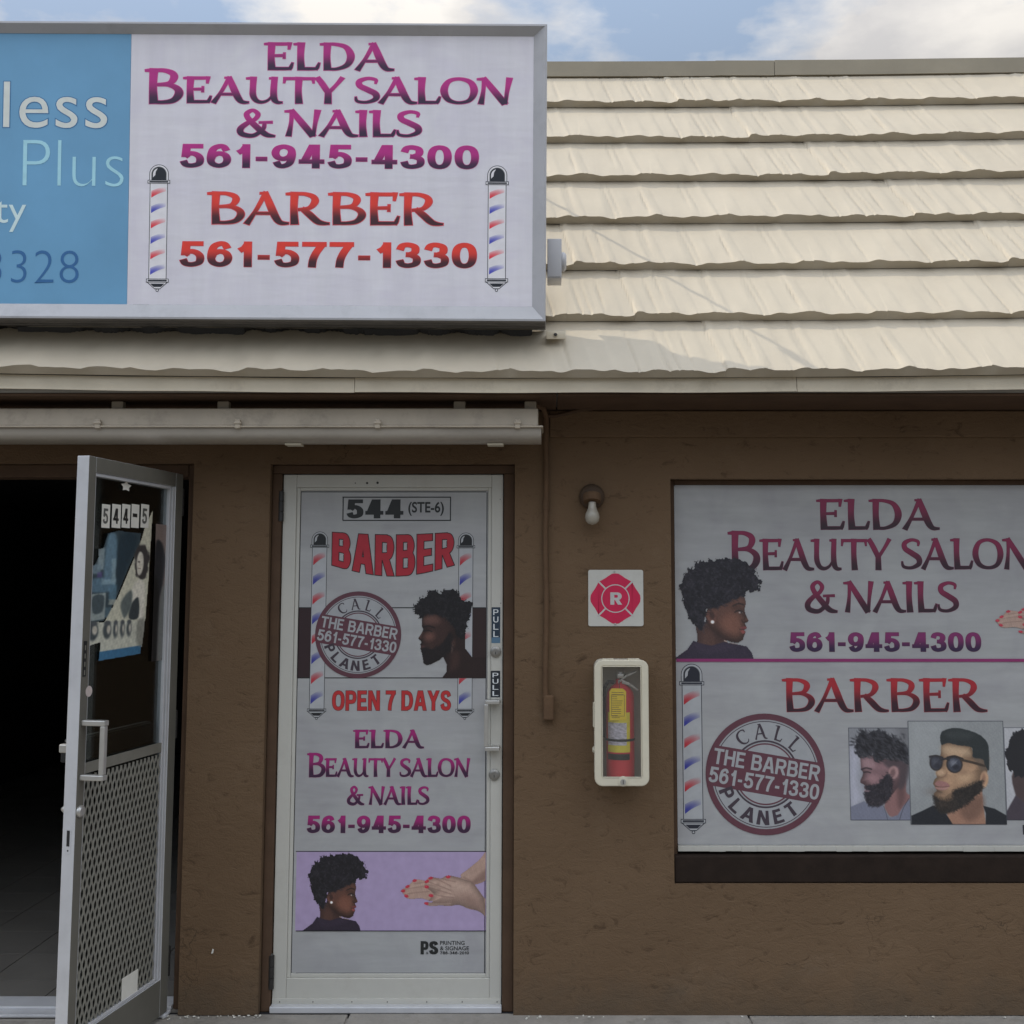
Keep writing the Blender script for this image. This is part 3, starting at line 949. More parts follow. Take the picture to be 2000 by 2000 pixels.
    def mesh(s, name, plane, conv, parent, white, off, cut=True, paper=None, bend=None):
        """conv: picture coordinates -> photo pixels"""
        X, Z = [], []
        c0, c1 = conv(s.x0, s.y0), conv(s.x1, s.y1)
        a0, a1, b0, b1 = plane.rect(c0[0], c1[0], c0[1], c1[1])
        A = np.linspace(a0, a1, s.nx); B = np.linspace(b1, b0, s.ny)
        lut = np.clip(s.rgb, 0, 255) / 255.0
        lc = np.where(lut <= .04045, lut / 12.92, ((lut + .055) / 1.055) ** 2.4) / lin1(white) * (paper or PAPER)
        lc = np.clip(lc, .004, .9)
        mb = MB()
        vs = [plane.P(A[i], B[j], off) for j in range(s.ny) for i in range(s.nx)]
        fs = []
        for j in range(s.ny - 1):
            for i in range(s.nx - 1):
                if cut and s.alpha[j:j + 2, i:i + 2].min() < .5: continue
                k = j * s.nx + i
                fs.append((k, k + s.nx, k + s.nx + 1, k + 1))
        mb.add(vs, fs, 0, lc.reshape(-1, 3))
        o = build(mb, name, [M['ink']], parent, ink=True)
        return o

# =================================================================== GROUND
mb = MB(); mb.add([(-200, -200, -.135), (200, -200, -.135), (200, 200, -.135), (-200, 200, -.135)], [(0, 1, 2, 3)])
structure(build(mb, "ground", [M['asphalt']]))
mb = MB()
for i in range(-7, 8):
    mb.box(i * 1.5 - .746, i * 1.5 + .746, -1.3, 0.02, -.13, -.003 if i else 0.0)
mb.box(-11.3, 11.3, -1.29, 0.0, -.131, -.010)
structure(build(mb, "sidewalk", [M['concrete']], bevel=.004))

# =================================================================== BUILDING
bld = thing("storefront_building", "low brown stucco shop building with cream shake mansard roof, holding both doors and the window", "building", (0, 0, 0))
Xw0, Xw1 = -4.6, 4.6
zs = U(1500, 766, -.33)[1]                        # soffit / fascia bottom
XL = U(363, 1450)[0]; zL = U(300, 905)[1]
XM0, XM1 = U(516, 1450)[0], U(1004, 1450)[0]; zM = U(760, 906)[1]
XW0, XW1 = U(1313, 1300)[0], U(2128, 1300)[0]
zW0, zW1 = U(1700, 1727)[1], U(1700, 935)[1]
TW = .20
openings = [(-3.3, XL, 0.0, zL), (XM0, XM1, 0.0, zM), (XW0, XW1, zW0, zW1)]
mb = MB()
xs = sorted({Xw0, Xw1} | {o[0] for o in openings} | {o[1] for o in openings})
zz = sorted({0.0, zs} | {o[2] for o in openings} | {o[3] for o in openings})
def is_open(xm, zm): return any(o[0] < xm < o[1] and o[2] < zm < o[3] for o in openings)
for i in range(len(xs) - 1):
    for j in range(len(zz) - 1):
        if is_open((xs[i] + xs[i + 1]) / 2, (zz[j] + zz[j + 1]) / 2): continue
        x0, x1, z0, z1 = xs[i], xs[i + 1], zz[j], zz[j + 1]
        mb.add([(x0, 0, z0), (x1, 0, z0), (x1, 0, z1), (x0, 0, z1)], [(0, 1, 2, 3)])
        mb.add([(x0, TW, z0), (x1, TW, z0), (x1, TW, z1), (x0, TW, z1)], [(3, 2, 1, 0)])
for x0, x1, z0, z1 in openings:
    mb.add([(x0, 0, z0), (x0, TW, z0), (x0, TW, z1), (x0, 0, z1)], [(0, 1, 2, 3)])
    mb.add([(x1, 0, z0), (x1, TW, z0), (x1, TW, z1), (x1, 0, z1)], [(3, 2, 1, 0)])
    mb.add([(x0, 0, z1), (x1, 0, z1), (x1, TW, z1), (x0, TW, z1)], [(0, 3, 2, 1)])
    if z0 > 0: mb.add([(x0, 0, z0), (x1, 0, z0), (x1, TW, z0), (x0, TW, z0)], [(0, 1, 2, 3)])
mb.box(Xw0, Xw0 + .15, TW, 6.35, -.2, zs); mb.box(Xw1 - .15, Xw1, TW, 6.35, -.2, zs)
mb.box(Xw0, Xw1, 6.35, 6.5, -.2, zs)
build(mb, "wall", [M['stucco']], bld)
# inside of the left unit: partition, lining and tiled floor
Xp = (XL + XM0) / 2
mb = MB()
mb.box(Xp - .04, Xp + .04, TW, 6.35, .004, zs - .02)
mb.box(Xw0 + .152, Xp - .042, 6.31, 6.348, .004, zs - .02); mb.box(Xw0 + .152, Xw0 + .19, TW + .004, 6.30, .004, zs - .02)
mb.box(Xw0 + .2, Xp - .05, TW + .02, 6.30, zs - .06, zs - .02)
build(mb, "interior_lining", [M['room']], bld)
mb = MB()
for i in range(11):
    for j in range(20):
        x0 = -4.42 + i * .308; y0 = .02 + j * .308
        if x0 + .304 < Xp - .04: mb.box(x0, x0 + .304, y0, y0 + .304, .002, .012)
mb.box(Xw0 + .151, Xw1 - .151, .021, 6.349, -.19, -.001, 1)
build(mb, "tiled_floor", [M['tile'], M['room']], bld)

# frieze board under the soffit, with its crack line
zf0, zf1 = U(1600, 853, -.018)[1], zs - .016
mb = MB(); mb.box(.005, Xw1, -.018, -.001, zf0, zf1); mb.box(Xw0, .004, -.016, -.001, zf0 + .003, zf1)
build(mb, "frieze_board", [M['stucco']], bld, bevel=.004)
mb = MB()
for x0, x1 in ((-4.6, -2.2), (-2.196, .03), (.034, 2.4), (2.404, 4.6)):
    mb.box(x0, x1, -.322, -.003, zs - .012, zs - .002)
build(mb, "soffit", [M['brown_paint']], bld, bevel=.002)

# mansard roof ------------------------------------------------------
RA, RB = .2553, .1856                              # rise and run of one course
RLEN = math.hypot(RA, RB); RN = Vector((0, -RA, RB)) / RLEN; RU = Vector((0, RB, RA)) / RLEN
Y0r = -.35; z0r = U(1500, 741, Y0r)[1]
def sag(x): return .0042 * min(abs(x), 2.3) ** 2
mb = MB()
prof = [(-.322, zs), (-.322, z0r + .02), (Y0r + .01 + 7 * RB, z0r - .012 + 7 * RA), (6.5, z0r + 7 * RA - .02), (6.5, zs)]
mb.prism([(Xw0, y, z) for y, z in prof], (Xw1 - Xw0, 0, 0))
build(mb, "roof_deck", [M['flatroof']], bld)
ridges = []
rr_ = random.Random(5)
q = .03
while q < 1.70:
    ridges.append((q, rr_.uniform(.0014, .0043), rr_.uniform(.012, .055), rr_.uniform(.004, .0075), rr_.uniform(.35, 1.0)))
    q += rr_.choice((.022, .06, .09, .12, .16)) * rr_.uniform(.7, 1.2)
creases = [(rr_.uniform(.03, 1.7), rr_.uniform(.25, .7), rr_.uniform(.3, .6), rr_.uniform(.004, .009)) for _ in range(13)]
steps = [(rr_.uniform(0, 1.73), rr_.uniform(-.006, .006)) for _ in range(7)]
PW = 1.735
jpx = [(1368, 635), (1203, 536), (1898, 443), (1724, 358), (1568, 283), (1422, 217), (1289, 153)]
for k in range(7):
    yk = Y0r + RB * (k + 1)
    xj = U(jpx[k][0], jpx[k][1], yk)[0]
    mb = MB()
    xg = np.concatenate([np.arange(Xw0 - .02, -.2, .03), np.arange(-.2, 2.1, .0036), np.arange(2.1, Xw1 + .02, .03)])
    vg = np.array([0.0, .04, .12, .22, .33, .45, .57, .7, .85, 1.02])
    base = Vector((0, Y0r + RB * k, z0r + RA * k))
    rows = []
    wob = np.random.RandomState(20 + k)
    ph = wob.uniform(0, 6.28, 6)
    for v in vg:
        p = (xg - xj - .058 * (1 - v)) % PW
        h = .0030 * (1 - p / PW) - .009 * np.exp(-(p / .0048) ** 2)
        for (r0, amp, wl, wr, reach) in ridges:
            d = p - r0
            fade = min(1.0, max(0.0, (reach - abs(v - .35)) / .3))
            h = h + amp * fade * np.where(d < 0, np.exp(-(d / wl) ** 2), np.exp(-(d / wr) ** 2))
        for (r0, vc, vl, dp_) in creases:
            h = h - dp_ * max(0.0, 1 - ((v - vc) / vl) ** 2) * np.exp(-((p - r0) / .0042) ** 2)
        p0_ = (xg - xj - .058) % PW
        wave = .0050 * np.sin(p0_ * 21 + .6) + .0032 * np.sin(p0_ * 47 + 1.1) + .0018 * np.sin(p0_ * 83 + ph[0])
        for s0, sa in steps: wave = wave + sa * (p0_ > s0) * np.exp(-(p0_ - s0) / .25)
        lift = .036 * (1 - v) + .003
        lift = lift + (wave * .32) * max(0, 1 - v * 1.8)
        along = v * RLEN + (wave * .9 + .001) * max(0, 1 - v * 6)
        bow = .003 * np.sin(xg * 1.7 + ph[1]) + .002 * np.sin(xg * 3.9 + ph[2])
        hh = lift + h + bow * .5 * (1 - v)
        rows.append([(x, base.y + RU.y * a + RN.y * b, base.z + RU.z * a + RN.z * b + sag(x)) for x, a, b in zip(xg, along, hh)])
    # butt edge: from the lip back down to the deck
    def edge(al, up): return [(x, base.y + RU.y * al + RN.y * up, base.z + RU.z * al + RN.z * up + sag(x)) for x in xg]
    N = len(xg)
    allr = [edge(.03, .0065), edge(.0, .0075), rows[0]] + rows
    vs = [p for r_ in allr for p in r_]
    mb.add(vs, [(j * N + i, j * N + i + 1, (j + 1) * N + i + 1, (j + 1) * N + i) for j in range(len(allr) - 1) if j != 2 for i in range(N - 1)], 0, None, True)
    o = build(mb, "shingle_course", [M['roof']], bld)
# coping along the top
Y7 = Y0r + 7 * RB - .035
zc0, zc1 = U(1500, 149, Y7)[1], U(1500, 120, Y7)[1]
mb = MB()
for x0, x1 in ((Xw0 - .03, -1.2), (-1.197, U(1512, 135, Y7)[0]), (U(1513, 135, Y7)[0], Xw1 + .03)):
    n = 8
    for i in range(n):
        xa, xb = x0 + (x1 - x0) * i / n, x0 + (x1 - x0) * (i + 1) / n
        sa, sb = sag(xa), sag(xb)
        if i in (0, n - 1): sa += .002
        vs = []
        for x, s_ in ((xa, sa), (xb, sb)):
            vs += [(x, Y7, zc0 + s_), (x, Y7, zc1 + s_), (x, Y7 + .16, zc1 + s_ + .006), (x, Y7 + .16, zc0 + s_)]
        mb.add(vs, [(0, 4, 5, 1), (1, 5, 6, 2), (3, 2, 6, 7), (0, 3, 7, 4)] + ([(0, 1, 2, 3)] if i == 0 else []) + ([(4, 7, 6, 5)] if i == n - 1 else []))
build(mb, "coping", [M['coping']], bld)
# fascia and drip edge under the eave
mb = MB()
def sagbox(x0, x1, y0, y1, z0, z1, n=10):
    for i in range(n):
        xa, xb = x0 + (x1 - x0) * i / n, x0 + (x1 - x0) * (i + 1) / n
        vs = []
        for x in (xa, xb):
            s_ = sag(x) + .0012 * math.sin(x * 9)
            vs += [(x, y0, z0 + s_), (x, y0, z1 + s_), (x, y1, z1 + s_), (x, y1, z0 + s_)]
        mb.add(vs, [(0, 4, 5, 1), (1, 5, 6, 2), (3, 2, 6, 7), (0, 3, 7, 4)] + ([(0, 1, 2, 3)] if i == 0 else []) + ([(4, 7, 6, 5)] if i == n - 1 else []))
xq = U(692, 750, -.34)[0]
for x0, x1, dz in ((Xw0, xq, .0), (xq + .002, .9, .002), (.902, Xw1, .001)):
    sagbox(x0, x1, -.338, -.324, zs - .003 + dz, z0r + .004 + dz, 14)
    sagbox(x0, x1, -.345, -.3385, zs - .006 + dz, zs + .003 + dz, 14)
build(mb, "fascia", [M['fascia']], bld)

# left door frame (brown timber jamb)
mb = MB()
X0 = U(346, 1450)[0]
mb.box(X0 + .004, XL - .001, .03, .13, .0, zL - .001)
mb.box(-3.299, X0 + .003, .03, .13, U(250, 932, .03)[1], zL - .001)
build(mb, "door_frame", [M['brown_paint']], bld, bevel=.004)
mb = MB(); zt = .03
mb.box(-3.29, X0, -.03, .14, .002, .014); mb.box(-3.29, X0, .02, .10, .014, .024); mb.box(-3.29, X0, .104, .135, .014, .02)
build(mb, "door_threshold", [M['mill_alu']], bld, bevel=.003)

# ---------------------------------------------------------------- closed door
YD = .045
DP = YP(YD)
mb = MB()
da0, da1 = U(542.5, 1450, YD)[0], U(981, 1450, YD)[0]
dz1 = U(770, 927, YD)[1]; dz0 = U(770, 1963, YD)[1]
mb.box(XM0 + .001, da0 - .003, .030, .13, 0, dz1 + .003); mb.box(da1 + .003, XM1 - .001, .030, .13, 0, dz1 + .003)
mb.box(XM0 + .001, XM1 - .001, .030, .13, dz1 + .0031, zM - .001)
build(mb, "door_frame", [M['brown_paint']], bld, bevel=.004, label="brown painted frame round the closed white door")
ga0, ga1 = U(576, 1450, YD)[0], U(951, 1450, YD)[0]
gz0, gz1 = U(760, 1903, YD)[1], U(760, 958, YD)[1]
rz = dz0
mb = MB()
t1 = YD + .045
mb.box(da0, ga0 - .014, YD, t1, rz, dz1); mb.box(ga1 + .014, da1, YD, t1, rz, dz1)
mb.box(ga0 - .0139, ga1 + .0139, YD, t1, gz1 + .012, dz1); mb.box(ga0 - .0139, ga1 + .0139, YD, t1, rz, gz0 - .014)
door1 = build(mb, "door", [M['white_alu']], bld, bevel=.0025, label="closed white aluminium door filled by a tall poster")
mb = MB()     # glazing bead, a step back from the stiles
y0, y1 = YD + .006, YD + .03
mb.box(ga0 - .0138, ga0, y0, y1, gz0 - .0138, gz1 + .0118); mb.box(ga1, ga1 + .0138, y0, y1, gz0 - .0138, gz1 + .0118)
mb.box(ga0 + .0001, ga1 - .0001, y0, y1, gz1, gz1 + .0118); mb.box(ga0 + .0001, ga1 - .0001, y0, y1, gz0 - .0138, gz0)
build(mb, "glazing_bead", [M['white_alu']], door1, bevel=.002)
mb = MB(); mb.box(ga0 - .003, ga1 + .003, YD + .018, YD + .024, gz0 - .003, gz1 + .003)
build(mb, "glass_pane", [M['glass']], door1)
# sweep strip with screws
mb = MB(); zsw0, zsw1 = U(770, 1962, YD)[1], U(770, 1949, YD)[1]
mb.box(da0 + .002, da1 - .002, YD - .006, YD - .0005, zsw0, zsw1)
for px in (547, 612, 688, 757, 834, 903, 971):
    x = U(px, 1956, YD)[0]
    mb.lathe((x, YD - .0058, (zsw0 + zsw1) / 2), (0, -1, 0), [(0, .0035), (.0012, .003)], 10, 1)
build(mb, "door_sweep", [M['white_alu'], M['dark_metal']], door1, bevel=.0012)
mb = MB(); mb.box(da0 - .002, da1 + .002, .012, .14, .001, U(770, 1967, .012)[1]); 
build(mb, "door_threshold", [M['mill_alu']], bld, bevel=.004)
# three screw holes at the top, and scuffs
mb = MB()
for px, py, r in ((694, 943.5, .0025), (717, 943.5, .0045), (737.5, 943, .0048), (978, 1178, .002), (977, 975, .0018)):
    x, z = U(px, py, YD); mb = MB(); mb.lathe((x, YD + .002, z), (0, -1, 0), [(0, r), (.0026, r)], 12)
    build(mb, "screw_hole", [M['dark_metal']], door1)
# pull handle
def pull(P, parent, a_st, a_bar, b_t, b_b, standoff, name="pull_handle"):
    mb = MB()
    def ob(a0, a1, b0, b1, o0, o1):
        v = [P.P(a, b, o) for a in (a0, a1) for o in (o0, o1) for b in (b0, b1)]
        mb.add(v, [(0, 1, 3, 2), (4, 6, 7, 5), (0, 4, 5, 1), (2, 3, 7, 6), (0, 2, 6, 4), (1, 5, 7, 3)])
    lo, hi = min(a_st, a_bar), max(a_st, a_bar)
    for b in (b_t, b_b):
        ob(lo - .004, hi + .010, b - .0075, b + .0075, .001, standoff)
    ob(a_bar - .008, a_bar + .008, b_b + .0076, b_t - .0076, standoff - .016, standoff - .001)
    return build(mb, name, [M['steel']], parent, bevel=.0025)
hb = DP.ab(950, 1369)[1], DP.ab(950, 1459)[1]
pull(DP, door1, DP.ab(972, 1410)[0], DP.ab(951, 1410)[0], hb[0], hb[1], .055)
for px, py in ((968, 1273), (965.5, 1513)):
    x, z = U(px, py, YD); mb = MB()
    mb.lathe((x, YD - .0005, z), (0, -1, 0), [(0, .0215), (.006, .021), (.009, .017), (.0095, .0001)], 28)
    mb.lathe((x, YD - .0095, z), (0, -1, 0), [(0, .012), (.003, .0115), (.0032, .0001)], 20)
    mb.box(x - .0012, x + .0012, YD - .0134, YD - .0127, z - .009, z + .001, 1)
    build(mb, "lock_cylinder", [M['lock'], M['black']], door1)
mb = MB(); x, z = U(980, 1274, YD)
mb.box(x + .001, x + .010, YD + .002, YD + .02, z - .028, z + .03)
build(mb, "strike_plate", [M['dark_metal']], door1, bevel=.002)
def pull_sticker(P, parent, px, band=None, letters=True, white=130):
    mb = MB()
    quad_px(mb, P, px, alb((24, 27, 32) if not band else (26, 38, 50), white), .0006)
    if band: quad_px(mb, P, (px[0], px[1], px[3] - 11, px[3]), alb((62, 86, 104), white), .0007)
    h = (px[3] - px[2] - (13 if band else 4)) / 4.0
    for i, ch in enumerate("PULL"):
        y0 = px[2] + 3 + h * i
        text(mb, P, ch, 'sans', (px[0] + 3.5, px[1] - 3.5, y0 + 1, y0 + h - 2), alb((165, 168, 168), white), .16, .13, off=.0009)
    return build(mb, "pull_sticker", [M['ink']], parent, ink=True)
pull_sticker(DP, door1, (960, 977, 1186, 1256), band=True)
pull_sticker(DP, door1, (958.5, 977, 1310, 1362))
for px0, px1, py0, py1 in ((543.5, 556.5, 960, 1019), (526, 535.5, 1864, 1930)):
    x0, zt_ = U(px0, py0, YD); x1, zb_ = U(px1, py1, YD); mb = MB()
    xm = (x0 + x1) / 2; zl_ = zt_ - zb_
    for i in range(3):
        za, zb2 = zb_ + zl_ * i / 3 + .001, zb_ + zl_ * (i + 1) / 3 - .001
        mb.tube([(xm, YD - .008, za), (xm, YD - .008, zb2)], .011, 12)
    mb.lathe((xm, YD - .008, zt_), (0, 0, 1), [(0, .008), (.006, .004)], 10)
    build(mb, "hinge", [M['dark_metal']], door1)

# ---------------------------------------------------------------- open door
DIRX = (1431 - PX) / F
ux = Vector((DIRX, math.cos(TH), 0)).normalized()
nOD = Vector((ux.y, -ux.x, 0))
OD = Plane((U(343, 1450, 0.0)[0], -.004, 0), nOD, ux)
aF = OD.ab(153, 1450)[0]
bT = OD.ab(343, 924)[1]; bB = .016
aS = OD.ab(168, 1450)[0] ; aH = OD.ab(325, 1300)[0]
bG1 = OD.ab(168, 919)[1]; bG0 = OD.ab(305, 1919)[1]
def obox(mb, P, a0, a1, b0, b1, o0, o1, mi=0):
    v = [P.P(a, b, o) for a in (a0, a1) for o in (o0, o1) for b in (b0, b1)]
    mb.add(v, [(0, 1, 3, 2), (4, 6, 7, 5), (0, 4, 5, 1), (2, 3, 7, 6), (0, 2, 6, 4), (1, 5, 7, 3)], mi)
mb = MB()
obox(mb, OD, aF, aS, bB, bT, -.044, 0); obox(mb, OD, aH + .03, 0, bB, bT, -.044, 0)
obox(mb, OD, aS + .0001, aH + .0299, bG1, bT, -.044, 0); obox(mb, OD, aS + .0001, aH + .0299, bB, bG0, -.044, 0)
door2 = build(mb, "door", [M['mill_alu'], M['door_face']], bld, bevel=.002, label="grey aluminium glass door standing open")
for p_ in door2.data.polygons:
    if p_.normal.dot(nOD) > .8: p_.material_index = 1  # right-facing sides take the shade-darkened grey
mb = MB()
obox(mb, OD, aS + .0002, aS + .008, bG0 + .001, bG1 - .001, -.030, -.004); obox(mb, OD, aH + .014, aH + .0298, bG0 + .001, bG1 - .001, -.034, -.003)
obox(mb, OD, aH, aH + .010, bG0 + .001, bG1 - .001, -.034, -.008)
obox(mb, OD, aS + .0081, aH - .0001, bG0 + .001, bG0 + .012, -.030, -.004); obox(mb, OD, aS + .0081, aH - .0001, bG1 - .012, bG1 - .001, -.030, -.004)
build(mb, "glazing_bead", [M['mill_alu']], door2, bevel=.0015)
mb = MB(); obox(mb, OD, aS, aH + .02, bG0, bG1, -.026, -.020)
build(mb, "glass_pane", [M['glass']], door2)
# expanded metal guard behind the lower glass
bM = OD.ab(230, 1475)[1]
mb = MB()
pz, pw = .058, .0128
x = aS + .006; i = 0
while x < aH - .004:
    pts = []
    zq = bG0 + .005; k = 0
    while zq < bM - .035:
        sx = pw * .38 * (1 if (k + i) % 2 else -1)
        pts += [(x + sx, zq), (x + sx, zq + pz * .16)]
        zq += pz * .5; k += 1
    for (a0, b0), (a1, b1) in zip(pts[:-1], pts[1:]):
        w = .0036
        mb.add([OD.P(a0 - w, b0, -.011), OD.P(a0 + w, b0, -.009), OD.P(a1 + w, b1, -.009), OD.P(a1 - w, b1, -.011)], [(0, 1, 2, 3)])
        mb.add([OD.P(a0 + w, b0, -.009), OD.P(a0 + w, b0, -.017), OD.P(a1 + w, b1, -.017), OD.P(a1 + w, b1, -.009)], [(0, 1, 2, 3)])
    x += pw; i += 1
build(mb, "expanded_metal_guard", [M['mesh']], door2, label="grey diamond mesh guard over the lower glass")
mb = MB(); obox(mb, OD, aS + .001, aH + .01, bG0 + .001, bM - .002, -.034, -.030); build(mb, "kick_panel", [mat("dull_kick_panel", (.10, .10, .09), .7, .2, 8)], door2)
mb = MB(); obox(mb, OD, aS + .002, aH, bM - .034, bM, -.017, -.009)
build(mb, "guard_rail", [M['mesh']], door2)
mb = MB(); b1 = OD.ab(308, 1412)[1]; obox(mb, OD, aS - .01, aH + .01, b1 - .075, b1 - .012, -.085, -.052); obox(mb, OD, aS, aH, b1 - .012, b1, -.080, -.056, 1)
build(mb, "push_bar", [M['black'], M['mesh']], door2, bevel=.004)
hb = OD.ab(165, 1411)[1], OD.ab(165, 1516)[1]
mb = MB()
aa = aF + .010
for b in hb: obox(mb, OD, aa, aa + .026, b - .009, b + .009, .0005, .085)
obox(mb, OD, aa + .003, aa + .022, hb[1] + .0091, hb[0] - .0091, .066, .084)
build(mb, "pull_handle", [M['steel']], door2, bevel=.003)
mb = MB(); c = OD.ab(160, 1583)
mb.lathe(OD.P(aF + .022, c[1], .0004), nOD, [(0, .020), (.006, .0195), (.011, .014), (.0115, .0001)], 24)
build(mb, "lock_cylinder", [M['steel']], door2)
mb = MB(); c = OD.ab(150, 1464)
obox(mb, OD, aF + .003, aF + .028, c[1] - .014, c[1] + .014, -.072, -.0445)
build(mb, "exit_paddle", [M['steel']], door2, bevel=.004)
mb = MB(); c = OD.ab(150, 1583); mb.lathe(OD.P(aF + .02, c[1], -.0445), -nOD, [(0, .014), (.008, .013), (.018, .006)], 14)
build(mb, "thumb_turn", [M['steel']], door2)
# lock face on the free edge
mb = MB(); c = OD.ab(150, 1637)
e0 = OD.P(aF, 0, 0)
obox(mb, OD, aF - .0012, aF - .0002, c[1] - .048, c[1] + .032, -.031, -.013)
mb.lathe(OD.P(aF - .0013, c[1] - .038, -.022), -ux, [(0, .003), (.0008, .0025)], 10, 1)
build(mb, "lock_face", [M['mill_alu'], M['black']], door2)
mb = MB(); obox(mb, OD, aF - .0022, aF - .0013, c[1] - .024, c[1] + .026, -.027, -.017); build(mb, "latch_slot", [M['black']], door2)
mb = MB(); c = OD.ab(153, 1288)
obox(mb, OD, aF + .008, aF + .026, c[1] - .058, c[1] + .058, .0004, .0012)
for i in range(4): obox(mb, OD, aF + .014, aF + .020, c[1] + .044 - i * .027 - .016, c[1] + .044 - i * .027, .0013, .0016, 1)
build(mb, "pull_sticker", [M['black'], M['mesh']], door2)
for bz in (.14, 1.02, bT - .16):
    mb = MB(); hp = OD.P(.014, 0, -.012)
    for i in range(3): mb.tube([(hp.x, hp.y, bz + i * .036), (hp.x, hp.y, bz + i * .036 + .034)], .010, 12)
    build(mb, "hinge", [M['dark_metal']], door2)

# ---------------------------------------------------------------- window
YW = .05
WP = YP(YW)
wa0, wa1 = U(1320, 1300, YW)[0], XW1 - .012
wz0, wz1 = U(1650, 1651, YW)[1], U(1700, 947, YW)[1]
mb = MB()
mb.box(XW0 + .0005, wa0 - .0005, YW - .004, .15, zW0 + .001, zW1 - .0005)
mb.box(wa1 + .0005, XW1 - .0005, YW - .004, .15, zW0 + .001, zW1 - .0005)
mb.box(wa0 - .0004, wa1 + .0004, YW - .004, .15, wz1 + .0005, zW1 - .0005)
win = build(mb, "window", [M['brown_paint']], bld, bevel=.003)
mb = MB(); zb1 = wz0 - .0005; zb0 = U(1650, 1662, YW - .004)[1]
n = 26; rj = random.Random(3)
for i in range(n):
    xa, xb = wa0 + (wa1 - wa0) * i / n, wa0 + (wa1 - wa0) * (i + 1) / n
    mb.box(xa, xb, YW - .012 - rj.uniform(0, .0012), YW + .02, zb0 + rj.uniform(-.0010, .0010), zb1)
build(mb, "window_frame", [M['white_alu']], win, bevel=.001)
mb = MB(); mb.box(wa0, wa1, YW + .012, YW + .018, wz0, wz1); build(mb, "glass_pane", [M['glass']], win)
mb = MB(); zk = U(1650, 1671, .02)[1]
mb.box(XW0 + .002, XW1 - .002, .012, .15, zW0 + .001, zk); mb.box(XW0 + .002, XW1 - .002, YW + .012, .15, zk + .001, zb0)
build(mb, "window_sill", [M['dark_brown']], bld, bevel=.005)
mb = MB(); mb.box(XW0 + .01, XW1 - .01, .15, .19, zW0 + .005, zW1 - .005); build(mb, "backing_board", [M['room']], win)
mb = MB(); mb.box(XM0 + .01, XM1 - .01, .145, .18, .01, zM - .01); build(mb, "backing_board", [M['room']], door1)

# =================================================================== SIGN CABINET
roll = R(.34); tilt = R(3.6)
nS = Vector((0, -math.cos(tilt), -math.sin(tilt)))
uS = Vector((math.cos(roll), 0, -math.sin(roll)))
uS = (uS - nS * uS.dot(nS)).normalized()
pS = Vector((0, -.385, U(700, 626, -.385)[1]))
SP = Plane(pS, nS, uS)
sg = thing("sign_cabinet", "long grey framed sign box with blue and white faces mounted on the cream roof", "sign", tuple(pS))
sa0 = -2.75; sa1 = SP.ab(1067, 340)[0]
sb0 = SP.ab(700, 625)[1]; sb1 = SP.ab(700, 45)[1]
REC = -.024
FPn = Plane(SP.P(0, 0, REC), nS, uS)
ia1 = FPn.ab(1041, 340)[0]; ib0 = FPn.ab(700, 597)[1]; ib1 = FPn.ab(700, 69)[1]; ia0 = sa0 + (sa1 - ia1)
mb = MB()
o_ = [(sa0, sb0), (sa1, sb0), (sa1, sb1), (sa0, sb1)]
l_ = [(sa0 + .007, sb0 + .007), (sa1 - .007, sb0 + .007), (sa1 - .007, sb1 - .007), (sa0 + .007, sb1 - .007)]
i_ = [(ia0, ib0), (ia1, ib0), (ia1, ib1), (ia0, ib1)]
def lp(L_, o): return [SP.P(a, b, o) for a, b in L_]
DEP = -.175
for i in range(4):
    j = (i + 1) % 4
    A, B, C = lp(o_, 0), lp(l_, .001), lp(i_, REC)
    mb.add([A[i], A[j], B[j], B[i]], [(0, 1, 2, 3)]); mb.add([B[i], B[j], C[j], C[i]], [(0, 1, 2, 3)])
    D_ = lp(o_, DEP)
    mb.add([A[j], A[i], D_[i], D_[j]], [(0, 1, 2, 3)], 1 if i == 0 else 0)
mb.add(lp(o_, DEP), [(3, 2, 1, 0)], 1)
# folded seam along the underside and mitre lines at the corner
obox(mb, SP, sa0 + .01, sa1 - .004, sb0 - .004, sb0 - .0003, -.06, -.05, 1); obox(mb, SP, sa0 + .01, sa1 - .004, sb0 - .005, sb0 - .0003, -.13, -.11, 1)
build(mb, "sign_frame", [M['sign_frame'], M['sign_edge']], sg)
mb = MB()
aD = FPn.ab(252, 330)[0]
obox(mb, SP, ia0 - .01, aD - .0006, ib0 - .01, ib1 + .01, REC - .006, REC - .0012)
blue = build(mb, "blue_face", [M['vinyl_blue']], sg, label="blue half of the sign face with pale lettering")
mb = MB()
obox(mb, SP, aD + .0006, ia1 + .01, ib0 - .01, ib1 + .01, REC - .006, REC - .001)
white = build(mb, "white_face", [M['vinyl_sign']], sg, label="white salon and barber half of the sign face")
WS = 187; PAP = (.80, .78, .82); PAPER = .80
FA = Plane(SP.P(0, 0, REC - .001), nS, uS)
mg_t, mg_b = alb((158, 32, 112), WS), alb((46, 24, 52), WS)
mgo = alb((176, 70, 128), WS)
rd_t, rd_b = alb((206, 52, 40), WS), alb((58, 26, 34), WS)
rdo = alb((190, 70, 82), WS)
G1 = grad(mg_t, mg_b, .12, .72); G2 = grad(rd_t, rd_b, .18, .72)
def lettering(parent, rows, P, col, oc, ow, wv=1.0):
    wv *= .98
    mb = MB()
    for s_, box in rows: text(mb, P, s_, 'flare', box, col, wv, outline=ow, ocol=oc, off=.0008)
    return build(mb, "printed_lettering", [M['ink']], parent, ink=True)
